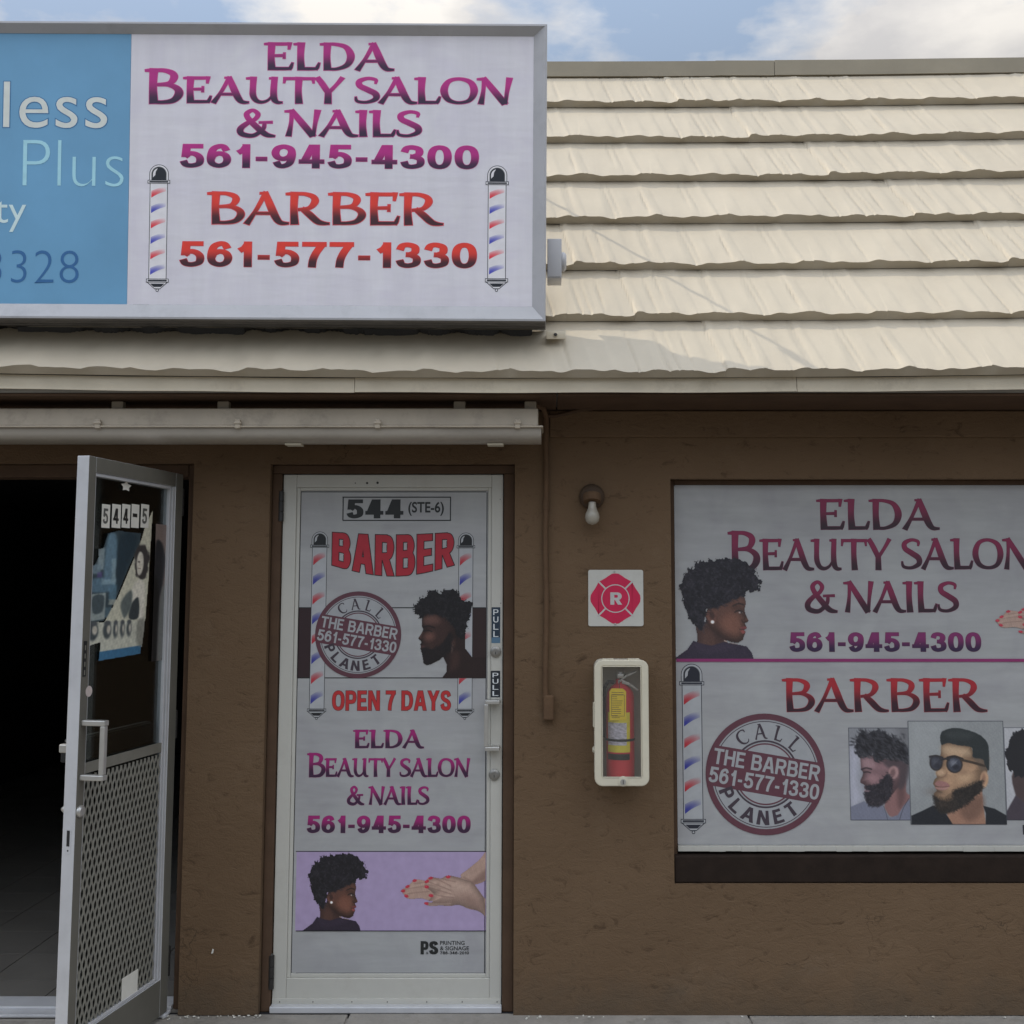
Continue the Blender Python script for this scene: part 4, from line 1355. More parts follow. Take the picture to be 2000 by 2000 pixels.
lettering(white, [("ELDA", (516, 770, 83, 139)), ("B", (283, 358, 134, 203)), ("EAUTY", (358, 673, 149, 203.5)), ("SALON", (693, 1001, 150, 205)),
                  ("&", (463, 538, 213, 269)), ("NAILS", (556, 824, 214, 269))], FA, G1, mgo, .0022, 1.06)
mb = MB(); text(mb, FA, "561-945-4300", 'sans', (352, 935, 283, 329), G1, .215, .165, outline=.0016, ocol=mgo, track=.10); build(mb, "printed_lettering", [M['ink']], white, ink=True)
lettering(white, [("BARBER", (405, 866, 375, 440.5))], FA, G2, rdo, .0026, .98)
mb = MB(); text(mb, FA, "561-577-1330", 'sans', (351, 931, 473, 522.5), G2, .215, .165, outline=.0016, ocol=rdo, track=.10); build(mb, "printed_lettering", [M['ink']], white, ink=True)
barber_pole(FA, (287, 331, 321, 570), 6, white, WS, PAP)
barber_pole(FA, (948, 993, 323, 570), 6, white, WS, PAP)
mb = MB(); quad_px(mb, FA, (260, 291, 594, 604), alb((150, 150, 155), WS), .0006)
for i in range(9):
    quad_px(mb, FA, (261 + i * 3.3, 262.6 + i * 3.3, 595.5 + (i % 3), 602.5 - (i % 2)), alb((95, 95, 100), WS), .0008)
build(mb, "maker_plate", [M['ink']], white, ink=True)
FB = Plane(SP.P(0, 0, REC - .0012), nS, uS)
pale, dkb = alb((184, 188, 182), WS), alb((52, 100, 140), WS)
mb = MB(); font_text(mb, FB, "less", (7, 210, 160, 250), pale, weight=-.002, outline=.013, ocol=dkb, spacing=1.05); build(mb, "printed_lettering", [M['ink']], blue, ink=True)
mb = MB(); font_text(mb, FB, "Plus", (45, 242, 274, 364), alb((142, 186, 208), WS), weight=-.02); build(mb, "printed_lettering", [M['ink']], blue, ink=True)
mb = MB(); font_text(mb, FB, "ty", (-10, 51, 393, 453), alb((178, 200, 208), WS), weight=-.004); build(mb, "printed_lettering", [M['ink']], blue, ink=True)
mb = MB(); font_text(mb, FB, "3328", (-27, 154, 489, 553), alb((42, 88, 132), WS), weight=-.016, spacing=1.06); build(mb, "printed_lettering", [M['ink']], blue, ink=True)
# electrical box on the right end, mounting foot, struts to the roof
mb = MB(); yb = -.30
x0, z1 = U(1069, 466, yb); x1, z0 = U(1097, 543, yb)
mb.box(x0, x1, yb, yb + .10, z0, z1); mb.box(x0 + .001, x1 - .003, yb - .004, yb - .0005, z0 + .004, z1 - .004)
xc, zc = U(1098, 503, yb + .04)
mb.lathe((x1, yb + .045, (z0 + z1) / 2), (1, 0, 0), [(0, .036), (.010, .036), (.018, .028), (.0185, .0001)], 22)
build(mb, "junction_box", [M['sign_frame']], sg, bevel=.003)
mb = MB(); yb = -.295
x0, z1 = U(1067, 646, yb); x1, z0 = U(1105, 662, yb)
mb.box(x0, x1, yb, yb + .006, z0, z1); mb.box(x0, x1, yb + .0061, yb + .09, z1 - .005, z1)
mb.lathe(((x0 + x1) / 2 - .002, yb - .0005, (z0 + z1) / 2), (0, -1, 0), [(0, .010), (.004, .009), (.0045, .0001)], 6, 1)
build(mb, "mounting_foot", [M['fascia'], M['dark_metal']], sg, bevel=.0015)
mb = MB()
for x in (-2.4, -1.6, -.9):
    for b_, in ((.25,), (.95,)):
        p = SP.P(x, b_, DEP); yr = Y0r + (p.z - z0r) * RB / RA
        mb = MB(); mb.box(x - .02, x + .02, p.y + .001, yr + .03, p.z - .02, p.z + .02)
        build(mb, "support_strut", [M['sign_edge']], sg)
mb = MB()                                          # ragged black strip: nest and mould stuff plus painted shade of the gap
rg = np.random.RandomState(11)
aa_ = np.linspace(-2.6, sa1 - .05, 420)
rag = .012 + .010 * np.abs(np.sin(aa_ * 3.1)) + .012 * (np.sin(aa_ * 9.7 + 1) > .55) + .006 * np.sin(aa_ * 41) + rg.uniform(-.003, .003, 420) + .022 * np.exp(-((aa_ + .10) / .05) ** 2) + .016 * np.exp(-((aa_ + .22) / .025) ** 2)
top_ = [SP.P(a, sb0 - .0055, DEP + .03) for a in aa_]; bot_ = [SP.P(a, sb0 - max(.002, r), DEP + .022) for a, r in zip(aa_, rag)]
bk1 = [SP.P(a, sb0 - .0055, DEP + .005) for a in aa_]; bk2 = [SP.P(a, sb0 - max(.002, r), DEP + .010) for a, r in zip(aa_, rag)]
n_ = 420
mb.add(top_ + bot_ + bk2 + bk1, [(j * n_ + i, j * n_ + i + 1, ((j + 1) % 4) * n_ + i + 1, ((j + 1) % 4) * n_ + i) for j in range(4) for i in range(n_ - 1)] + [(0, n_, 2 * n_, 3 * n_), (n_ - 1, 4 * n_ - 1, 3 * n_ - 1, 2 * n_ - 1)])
build(mb, "grime_and_gap_shade", [M['black']], sg)

# =================================================================== STRIP LIGHT
zl1, zl2, zl3 = U(500, 797, -.26)[1], U(500, 831, -.27)[1], U(500, 864, -.25)[1]
xr = U(1051, 815, -.26)[0]
fl = thing("strip_light", "long dirty cream fluorescent strip light hanging under the eave left of the bulb", "light", (-1.2, -.2, zl2))
mb = MB(); 
pr = [(-.262, zl2), (-.255, zl1), (-.145, zl1), (-.138, zl2)]
mb.prism([(-2.44, y, z) for y, z in pr], (2.44 + xr, 0, 0)); build(mb, "housing", [M['fixture']], fl, bevel=.004)
mb = MB()
xl = U(1057, 850, -.26)[0]
pr = [(-.266 + .132 * (.5 - .5 * math.cos(q)) , zl2 - .009 - (zl2 - .009 - zl3) * (math.sin(q) ** .55)) for q in np.linspace(0, math.pi, 15)]
mb.prism([(-2.45, y, z) for y, z in pr], (2.45 + xl, 0, 0), smooth=True); build(mb, "diffuser", [M['lens']], fl)
mb = MB(); xg = U(1061, 832, -.275)[0]
mb.box(-2.455, xg, -.276, -.124, zl2 - .008, zl2 - .0005); build(mb, "gasket_lip", [M['fixture']], fl, bevel=.003)
for px in (-80, 192, 465, 738, 1011):
    x = U(px, 820, -.27)[0]; mb = MB()
    mb.box(x - .010, x + .010, -.2795, -.2635, zl2 - .012, zl2 + .022); mb.box(x - .014, x + .014, -.283, -.2764, zl2 + .004, zl2 + .013)
    build(mb, "latch_clip", [M['fixture']], fl, bevel=.003)
for px in (575, 968):
    x = U(px, 866, -.2)[0]; mb = MB(); mb.box(x - .03, x + .03, -.225, -.175, zl3 - .006, zl3 + .001); build(mb, "diffuser_tab", [M['cab']], fl, bevel=.001)
for px in (232, 438, 898, 1036):
    x = U(px, 790, -.2)[0]; mb = MB(); mb.box(x - .022, x + .022, -.215, -.185, zl1 - .001, zs - .0125); build(mb, "hanger_block", [M['fixture']], fl, bevel=.004)

# =================================================================== CONDUIT, LAMP, SIGN, EXTINGUISHER
mb = MB()
x0, zt_ = U(1063, 880, -.02); x1, zb_ = U(1069.5, 1362, -.02)
xm = (x0 + x1) / 2
mb.tube([(xr - .02, -.2, zl1 + .02), (xm - .05, -.17, zl1 + .03), (xm - .01, -.08, zl1 + .03), (xm, -.03, zl1 + .005), (xm, -.022, zl1 - .05), (xm, -.015, zf0 - .03)] + [(xm + .002 * math.sin(i), -.0145, zf0 - .03 + (zb_ - zf0 + .03) * i / 12) for i in range(1, 13)], .0105, 12)
cd = build(mb, "conduit", [M['conduit']], None, origin=(xm, 0, zb_))
tagged(cd, "thin brown painted conduit running down the stucco wall right of the closed door", "conduit")
mb = MB(); xb0, zb1_ = U(1061, 1358, -.03); xb1, zb0_ = U(1082, 1407, -.03)
mb.box(xb0, xb1, -.034, -.0005, zb0_, zb1_); build(mb, "conduit_box", [M['conduit']], cd, bevel=.007, seg=3)
mb = MB(); xa_, za_ = U(1066, 985, -.02); mb.tube([(xm, -.0145, za_ - .018), (xm, -.0145, za_ + .018)], .0135, 12); build(mb, "coupling", [M['conduit']], cd)
mb = MB()
pts = [U(px, py, -.022) for px, py in ((1064, 812), (1085, 812), (1105, 808), (1130, 801), (1160, 797.5), (1300, 796.5), (1700, 796), (2100, 795))]
mb.tube([(x, -.0225, z) for x, z in pts] + [(4.4, -.0225, pts[-1][1])], .0075, 8)
cb = build(mb, "wall_cable", [M['brown_paint']], None, origin=(1, 0, pts[2][1]))
tagged(cb, "thin brown cable tacked along the top of the wall under the soffit", "cable")

lx, lz = U(1156, 970, -.02)
wl = thing("wall_lamp", "bare white bulb in a round brown holder on the brown stucco wall", "lamp", (lx, 0, lz))
mb = MB(); mb.lathe((lx, -.0005, lz), (0, -1, 0), [(0, .049), (.012, .05), (.026, .042), (.034, .024), (.0345, .0001)], 28); build(mb, "canopy", [mat("brown_painted_holder", (.07, .045, .028), .7, .15, 20, spec=.3)], wl)
mb = MB(); mb.lathe((lx, -.034, lz + .006), (0, -.35, -1), [(-.012, .012), (0, .034), (.018, .036), (.03, .033), (.0305, .0001)], 26); build(mb, "socket", [M['conduit']], wl)
mb = MB(); mb.lathe((lx, -.044, lz - .024), (0, -.12, -1), [(0, .0145), (.018, .0155), (.032, .020), (.046, .0265), (.060, .0285), (.074, .025), (.084, .016), (.089, .0001)], 26); build(mb, "bulb", [M['bulb']], wl)

# maltese cross sign
RP = YP(-.004)
ra = RP.rect(1149, 1256.5, 1113, 1223)
mb = MB()
def rrect(a0, a1, b0, b1, r, n=6):
    out = []
    for cx_, cz_, q0 in ((a1 - r, b1 - r, 0), (a0 + r, b1 - r, 90), (a0 + r, b0 + r, 180), (a1 - r, b0 + r, 270)):
        for i in range(n + 1):
            q = R(q0 + 90 * i / n); out.append((cx_ + r * math.cos(q), cz_ + r * math.sin(q)))
    return out
loop = rrect(*ra, .008)
mb.prism([(a, -.001, b) for a, b in loop], (0, -.003, 0))
ms = build(mb, "cross_sign", [mat("white_sign_plate", (.54, .53, .48), .35, .04, 9, dirt=(.3, .28, .24), dirt_amt=.3, dscale=30)], None, origin=((ra[0] + ra[1]) / 2, 0, (ra[2] + ra[3]) / 2))
tagged(ms, "small square white plate with a red maltese cross and letter R above the extinguisher cabinet", "sign")
mb = MB()
c = RP.ab(1202, 1169); r = RP.ab(1251, 1169)[0] - c[0]
q8 = [(0, 1.0), (.13, .985), (.27, .90), (.38, .82), (.52, .74), (.68, .66)]
pts = []
for k in range(4):
    th = -k * math.pi / 2
    half = [(-x, y) for x, y in reversed(q8)] + q8[1:]
    for x, y in half: pts.append((x * math.cos(th) - y * math.sin(th), x * math.sin(th) + y * math.cos(th)))
WR = 150
RDc = alb((158, 22, 58), WR, .50); WHc = (.50, .50, .475)
poly_ab(mb, RP, [(c[0] + r * x, c[1] + r * y) for x, y in pts], RDc, .0006)
for k in range(4):
    q = math.pi / 4 + k * math.pi / 2; d_ = Vector((math.cos(q), math.sin(q))); n_ = Vector((-d_.y, d_.x)) * .032
    poly_ab(mb, RP, [(c[0] + r * (d_.x * s_ + n_.x * t), c[1] + r * (d_.y * s_ + n_.y * t)) for s_, t in ((.52, -1), (1.0, -1), (1.0, 1), (.52, 1))], WHc, .0008)
disc(mb, RP, c, r * .565, WHc, .0009); disc(mb, RP, c, r * .525, RDc, .0010)
text(mb, RP, "R", 'sans', (1192, 1215, 1157, 1181), WHc, .27, .2, off=.0012)
build(mb, "printed_emblem", [M['ink']], ms, ink=True)
for px, py in ((1200, 1116), (1201.5, 1219)):
    x, z = U(px, py, -.004); mb = MB(); mb.lathe((x, -.0042, z), (0, -1, 0), [(0, .0045), (.002, .004), (.0025, .0001)], 14); build(mb, "screw", [M['steel']], ms)

# extinguisher cabinet
YC = -.14
CP = YP(YC)
ca = CP.rect(1161, 1267.5, 1289, 1536)
ci = CP.rect(1175.5, 1253, 1301, 1519)
cx0 = (ca[0] + ca[1]) / 2
cab = thing("extinguisher_cabinet", "ivory plastic cabinet with a clear front mounted on the wall beside the closed door", "cabinet", (cx0, 0, ca[2]))
O_, I_ = rrect(*ca, .030, 8), rrect(*ci, .006, 8)
mb = MB(); n = len(O_)
def ring(yf, yb, O_, I_):
    vs = [(a, yf, b) for a, b in O_] + [(a, yf, b) for a, b in I_] + [(a, yb, b) for a, b in O_] + [(a, yb, b) for a, b in I_]
    fs = []
    for i in range(n):
        j = (i + 1) % n
        fs += [(i, j, n + j, n + i), (j, i, 2 * n + i, 2 * n + j), (n + i, n + j, 3 * n + j, 3 * n + i), (2 * n + j, 2 * n + i, 3 * n + i, 3 * n + j)]
    mb.add(vs, fs)
ring(YC, YC + .016, O_, I_)
build(mb, "cabinet_front", [M['cab']], cab, bevel=.004, angle=50)
mb = MB(); O2 = rrect(ca[0] + .004, ca[1] - .004, ca[2] + .004, ca[3] - .004, .028, 8); I2 = rrect(ca[0] + .008, ca[1] - .008, ca[2] + .008, ca[3] - .008, .025, 8)
ring(YC + .0165, -.001, O2, I2)
mb.add([(a, -.003, b) for a, b in I2], [tuple(range(len(I2)))])
build(mb, "cabinet_body", [M['cab_in']], cab)
mb = MB(); mb.box(ci[0] - .003, ci[1] + .003, YC + .006, YC + .008, ci[2] - .003, ci[3] + .003); build(mb, "clear_cover", [M['clear']], cab)
mb = MB(); t_ = .003
mb.box(ci[0], ci[0] + t_, YC - .002, YC + .005, ci[2], ci[3]); mb.box(ci[1] - t_, ci[1], YC - .002, YC + .005, ci[2], ci[3])
mb.box(ci[0] + t_, ci[1] - t_, YC - .002, YC + .005, ci[3] - t_, ci[3]); mb.box(ci[0] + t_, ci[1] - t_, YC - .002, YC + .005, ci[2], ci[2] + t_)
build(mb, "window_rim", [M['cab']], cab, bevel=.001)
for px0, px1 in ((1175.5, 1199), (1226, 1248.5)):
    mb = MB(); x0, z1 = U(px0, 1286, YC + .02); x1, z0 = U(px1, 1289, YC + .02); mb.box(x0, x1, YC + .004, YC + .03, z0 - .004, z1); build(mb, "hinge_tab", [M['cab']], cab, bevel=.0015)
x, z = U(1217, 1527, YC); mb = MB(); mb.lathe((x, YC + .002, z + .002), (0, -1, 0), [(0, .0185), (.005, .018), (.0055, .0001)], 26)
mb.lathe((x, YC - .0045, z), (0, -1, 0), [(0, .0105), (.003, .010), (.0032, .0001)], 22, 1); mb.box(x - .0012, x + .0012, YC - .0085, YC - .0078, z - .007, z + .007, 2)
build(mb, "cam_lock", [M['cab'], M['steel'], M['black']], cab)
mb = MB(); x0, z1 = U(1158, 1372, YC + .03); x1, z0 = U(1162, 1420, YC + .03); mb.box(x0, x1 + .004, YC + .018, YC + .05, z0, z1)
build(mb, "side_hinge", [M['cab']], cab, bevel=.002); mb = MB()
x, z = U(1160, 1464, YC + .03); mb.lathe((x + .006, YC + .03, z), (-1, 0, 0), [(0, .012), (.008, .012), (.012, .006)], 14)
build(mb, "side_latch", [M['cab']], cab)

ex0, ez0 = U(1212, 1520, -.066); er = .0535
ez1 = U(1212, 1352, -.066)[1]
ext = thing("fire_extinguisher", "red fire extinguisher with yellow label standing inside the ivory wall cabinet", "extinguisher", (ex0, -.066, ez0))
mb = MB()
H_ = ez1 - ez0
mb.lathe((ex0, -.066, ez0), (0, 0, 1), [(0, .0001), (.0005, er * .9), (.006, er), (H_ - .02, er), (H_, er * .93), (H_ + .018, er * .72), (H_ + .03, er * .42), (H_ + .036, er * .3), (H_ + .05, er * .3)], 36)
build(mb, "cylinder", [M['red']], ext)
def wrap(name, a_from, a_to, zb, zt, rad, m, label=None):
    mb = MB(); vs = []
    qs = np.linspace(R(a_from), R(a_to), 16)
    for q in qs: vs += [(ex0 + rad * math.sin(q), -.066 - rad * math.cos(q), zb), (ex0 + rad * math.sin(q), -.066 - rad * math.cos(q), zt)]
    mb.add(vs, [(2 * i, 2 * i + 2, 2 * i + 3, 2 * i + 1) for i in range(15)], 0, None, True)
    return mb
zz_ = lambda py: U(1205, py, -.12)[1]
mb = wrap("l", -62, 38, zz_(1470), zz_(1392), er + .0006, 0); build(mb, "yellow_label", [mat("label_yellow", (.80, .68, .06), .45, .15, 30)], ext)
mb = wrap("l", -60, 22, zz_(1456), zz_(1412), er + .0011, 0); build(mb, "instruction_label", [mat("label_grey_print", (.58, .55, .62), .45, .5, 60, stretch=(1, 1, 2.2))], ext)
mb = wrap("l", -62, 36, zz_(1485), zz_(1473), er + .0008, 0); build(mb, "maker_band", [M['black']], ext)
mb = wrap("l", -89, 89, zz_(1449), zz_(1444), er + .0016, 0); build(mb, "strap", [M['black']], ext)
mb = MB(); zv = ez0 + H_ + .05
mb.lathe((ex0, -.066, zv), (0, 0, 1), [(0, .014), (.012, .018), (.026, .018), (.034, .012), (.035, .0001)], 18); mb.box(ex0 - .012, ex0 + .012, -.10, -.066, zv + .006, zv + .022)
build(mb, "valve_head", [M['steel']], ext, bevel=.002)
def lev(p, q, w0, w1, name):
    mb = MB()
    (xa, za), (xb, zb) = U(*p, -.075), U(*q, -.075)
    mid = ((xa + xb) / 2, (za + zb) / 2 + .006)
    for (x0, z0), (x1, z1), h0, h1 in (((xa, za), mid, w0, w1), (mid, (xb, zb), w1, w1 * .7)):
        mb.prism([(x0, -.088, z0 - h0), (x1, -.088, z1 - h1), (x1, -.088, z1 + h1), (x0, -.088, z0 + h0)], (0, .024, 0))
    return build(mb, name, [M['steel']], ext, bevel=.0015)
lev((1207, 1332), (1243, 1311), .006, .005, "carry_lever"); lev((1214, 1331), (1247, 1348), .007, .006, "discharge_lever")
mb = MB(); hp = [U(px, py, -.07) for px, py in ((1200, 1333), (1188, 1331), (1181, 1343), (1179, 1375), (1178.5, 1440))]
mb.tube([(x, -.07, z) for x, z in hp], .0075, 10); build(mb, "hose", [M['black']], ext)

TP = YP(-.1225)
ta = TP.rect(1190, 1223, 1345, 1407)
mb = MB()
t_ = [(ta[0] + .001, ta[2]), (ta[1] - .001, ta[2] + .001), (ta[1], ta[3] - .010), (ta[1] - .012, ta[3]), (ta[0] + .010, ta[3] + .001), (ta[0] + .001, ta[3] - .010)]
mb.prism([(a, -.1215, b) for a, b in t_], (0, -.001, 0))
tg = build(mb, "inspection_tag", [M['yellow']], None, origin=((ta[0] + ta[1]) / 2, -.122, ta[3]))
tagged(tg, "small yellow inspection tag hanging from the fire extinguisher's neck", "tag")
mb = MB(); rj = random.Random(2)
TK = alb((70, 52, 20), 140)
for i in range(13):
    y = 1352 + i * 4.1
    quad_px(mb, TP, (1194.5, 1194.5 + rj.uniform(10, 24), y, y + 1.1), TK, .0004)
line_rect(mb, TP, (1194, 1220, 1357, 1399), .8, TK, .0006)
build(mb, "printed_lines", [M['ink']], tg, ink=True)
mb = MB(); mb.tube([(ex0 - .004, -.1218, ta[3] - .006), (ex0 - .006, -.115, ta[3] + .02), (ex0, -.086, zv + .004)], .0012, 6); build(mb, "tie", [M['black']], tg)

# unseen wire added behind the sign to cast a cable's shadow across the shakes
RPn = Plane((0, Y0r, z0r), tuple(RN))
s1, s2 = RPn.hit(1069, 398), RPn.hit(1584, 725)
w1, w2 = s1 + SUN * .07, s2 + SUN * 1.52
mb = MB(); mb.tube([w1 + (w1 - w2) * .02, w1, w2], .0068, 8)
build(mb, "shadow_wire", [M['dark_metal']], sg)
bb_ = (w2 - SP.p0).dot(SP.uy)
mb = MB(); yb_ = SP.P(0, bb_, DEP).y
mb.box(w2.x - .02, w2.x + .006, yb_ + .001, w2.y + .012, w2.z - .012, w2.z + .006)
build(mb, "shadow_wire_bracket", [M['sign_edge']], sg, bevel=.002)  # added, unseen holder for the shadow-casting wire

# =================================================================== PICTURES
def woman(bgc=None, haze=0.0):
    p = Picture(140, 580, 880, 1366, 2.7, bgc)
    # neck and clothes
    p.poly([(262, 1190), (330, 1200), (392, 1262), (398, 1320), (330, 1350), (250, 1335), (268, 1270)], (52, 34, 30), 3)
    p.poly([(290, 1230), (330, 1240), (350, 1300), (300, 1310)], (70, 46, 38), 12, .6)
    p.poly([(146, 1375), (178, 1350), (222, 1318), (250, 1276), (282, 1292), (330, 1302), (385, 1284), (440, 1294), (488, 1304), (510, 1336), (520, 1375)], (33, 26, 38), 2.5, smooth=False)
    p.poly([(255, 1290), (330, 1306), (395, 1290), (430, 1310), (300, 1340)], (44, 35, 48), 12, .5)
    # face
    face = [(318, 1120), (380, 1085), (440, 1066), (478, 1066), (486, 1096), (484, 1118), (479, 1136), (486, 1160), (497, 1184), (492, 1194), (480, 1197), (486, 1212), (488, 1222), (478, 1230), (483, 1240), (476, 1256), (470, 1276), (448, 1290), (418, 1286), (380, 1268), (345, 1238), (316, 1210), (302, 1160)]
    fd = p.poly(face, (70, 45, 37), 2.2, smooth=False)
    p.tone(fd, 60, .45, .25)
    p.poly([(400, 1150), (450, 1160), (470, 1200), (450, 1250), (400, 1240), (370, 1200)], (104, 66, 52), 26, .75)
    p.ell(470, 1100, 22, 30, (92, 60, 50), 22, .6)
    p.poly([(340, 1230), (390, 1262), (450, 1284), (420, 1290), (360, 1262)], (38, 24, 22), 12, .7)
    p.ell(490, 1180, 8, 8, (92, 60, 50), 6, .6)
    p.stroke([(388, 1279), (420, 1289), (450, 1294)], 3.5, (196, 176, 164), 3, .9)
    # features
    p.stroke([(428, 1118), (452, 1106), (474, 1112)], 6, (20, 15, 15), 4, .9)
    p.stroke([(436, 1146), (454, 1138), (470, 1146)], 5, (16, 12, 13), 3, .95)
    p.ell(460, 1148, 7, 3.5, (190, 180, 175), 2.5, .9); p.ell(463, 1148, 3.5, 4, (14, 10, 10), 2)
    p.stroke([(478, 1196), (470, 1192), (466, 1184)], 4, (30, 18, 16), 4, .8)
    p.poly([(458, 1218), (484, 1212), (488, 1222), (476, 1226)], (96, 46, 46), 4); p.poly([(460, 1230), (478, 1230), (482, 1240), (468, 1246)], (116, 58, 54), 4)
    p.stroke([(456, 1227), (480, 1227)], 2.5, (30, 16, 16), 2.5, .8)
    # ear
    p.ell(330, 1164, 22, 34, (84, 53, 44), 6, 1, -12); p.ell(334, 1160, 11, 20, (44, 28, 25), 7, .9, -12)
    p.ell(336, 1192, 7.5, 7.5, (214, 208, 200), 3)
    # hair
    hair = [(200, 1052), (194, 1022), (212, 992), (224, 952), (256, 936), (272, 910), (308, 906), (325, 893), (345, 905), (398, 894), (440, 896), (480, 908), (506, 930), (528, 952), (543, 985), (558, 1004), (544, 1022), (556, 1046), (520, 1052), (492, 1046), (472, 1072), (430, 1084), (388, 1108), (352, 1128), (318, 1126), (304, 1150), (304, 1196), (292, 1226), (274, 1232), (256, 1202), (232, 1172), (216, 1132), (212, 1092)]
    hd = p.poly(hair, (18, 17, 22), 2.6, 1, 5.5, .11, 4)
    rs = random.Random(8)
    for i in range(60):
        x, y = rs.uniform(225, 540), rs.uniform(915, 1050)
        if i > 46: x, y = rs.uniform(222, 300), rs.uniform(1060, 1200)
        p.ell(x, y, rs.uniform(4, 9), rs.uniform(3, 7), rs.choice([(36, 33, 40), (30, 28, 36), (8, 8, 11)]), 7, .55, rs.uniform(0, 180))
    for i in range(26):                             # loose curls round the outline
        a, b = hair[i], hair[(i + 1) % len(hair)]; t = rs.random()
        if i > 20: continue
        p.ell(a[0] * (1 - t) + b[0] * t, a[1] * (1 - t) + b[1] * t, rs.uniform(3, 8), rs.uniform(2.5, 5), (22, 21, 27), 2.5, 1, rs.uniform(0, 180))
    p.strands(hd, 700, [(34, 31, 37), (46, 42, 48), (7, 7, 10), (9, 8, 11), (26, 24, 30)], 8, 3, edge=5, op=.7)
    if haze: p.rgb = p.rgb * (1 - haze) + np.array((92, 94, 98)) * haze
    p.grain(.04, .5); p.film(3)
    return p

def hands(bgc=None, haze=0.0):
    p = Picture(748, 1272, 885, 1300, 2.8, bgc)
    sk, sh, hi = (140, 116, 104), (104, 82, 74), (160, 138, 124)
    p.poly([(1290, 870), (1232, 930), (1160, 990), (1118, 1026), (1150, 1060), (1205, 1085), (1290, 1036)], sk, 3)
    p.poly([(1290, 980), (1215, 1040), (1190, 1066), (1215, 1084), (1290, 1040)], sh, 16, .8)
    # lower hand, seen past the upper one
    p.poly([(757, 1121), (772, 1106), (800, 1088), (822, 1066), (838, 1053), (862, 1050), (905, 1058), (960, 1070), (960, 1180), (880, 1168), (820, 1172), (786, 1163), (776, 1146)], sk, 2.5)
    for pts in (((780, 1112), (850, 1100), (910, 1094)), ((800, 1140), (870, 1130), (930, 1126)), ((838, 1078), (900, 1070))): p.stroke(pts, 3, sh, 5, .8)
    # upper hand
    p.poly([(905, 1066), (914, 1050), (928, 1036), (950, 1036), (1000, 1044), (1022, 1032), (1042, 1026), (1062, 1028), (1100, 1036), (1150, 1046), (1192, 1066), (1226, 1108), (1262, 1158), (1290, 1190), (1290, 1300), (1262, 1270), (1225, 1244), (1170, 1232), (1110, 1208), (1060, 1214), (1000, 1212), (940, 1214), (905, 1206), (898, 1194), (912, 1188), (950, 1190), (940, 1170), (928, 1150), (940, 1140), (960, 1140), (930, 1112), (902, 1104), (900, 1090)], sk, 2.5)
    p.tone(p.sdf([(905, 1066), (950, 1036), (1062, 1028), (1192, 1066), (1262, 1158), (1290, 1300), (1225, 1244), (1110, 1208), (1000, 1212), (905, 1206), (960, 1140), (900, 1090)]), 60, .32, .2)
    for pts in (((912, 1056), (990, 1082), (1050, 1104)), ((908, 1090), (990, 1110), (1060, 1130)), ((950, 1148), (1010, 1150), (1080, 1150)), ((915, 1200), (990, 1204), (1060, 1196)), ((800, 1104), (880, 1082), (930, 1076))): p.stroke(pts, 9, hi, 12, .55)
    for x, y in ((1062, 1096), (1070, 1122), (1082, 1146), (1078, 1180), (985, 1080), (990, 1112), (1008, 1150)): p.ell(x, y, 9, 5, sh, 8, .5, 20)
    p.ell(1110, 1100, 70, 34, hi, 40, .55, 15); p.ell(1180, 1180, 60, 24, sh, 34, .55, 35)
    for pts in (((925, 1066), (1000, 1094), (1060, 1118)), ((930, 1100), (1000, 1122), (1062, 1140)), ((955, 1142), (1020, 1156), (1080, 1162)), ((950, 1040), (1010, 1066), (1060, 1092)), ((1000, 1044), (1040, 1056), (1090, 1066)), ((945, 1190), (1010, 1194), (1070, 1192))):
        p.stroke(pts, 3.2, sh, 5, .85)
    p.stroke([(1140, 1040), (1188, 1066), (1218, 1104)], 5, sh, 9, .8)
    for x, y, q in ((840, 1058, -10), (797, 1095, -20), (770, 1122, -8), (790, 1153, 14), (915, 1064, -25), (938, 1043, -12), (914, 1097, 10), (941, 1150, 10), (912, 1198, 18), (1045, 1036, -10)):
        p.ell(x, y, 14, 9.5, (148, 34, 50), 3, 1, q); p.ell(x - 3, y - 3, 4, 2.5, (188, 92, 98), 3, .6, q)
    if haze: p.rgb = p.rgb * (1 - haze) + np.array((100, 100, 102)) * haze
    p.grain(.03, .3, 4); p.film(2.5)
    return p

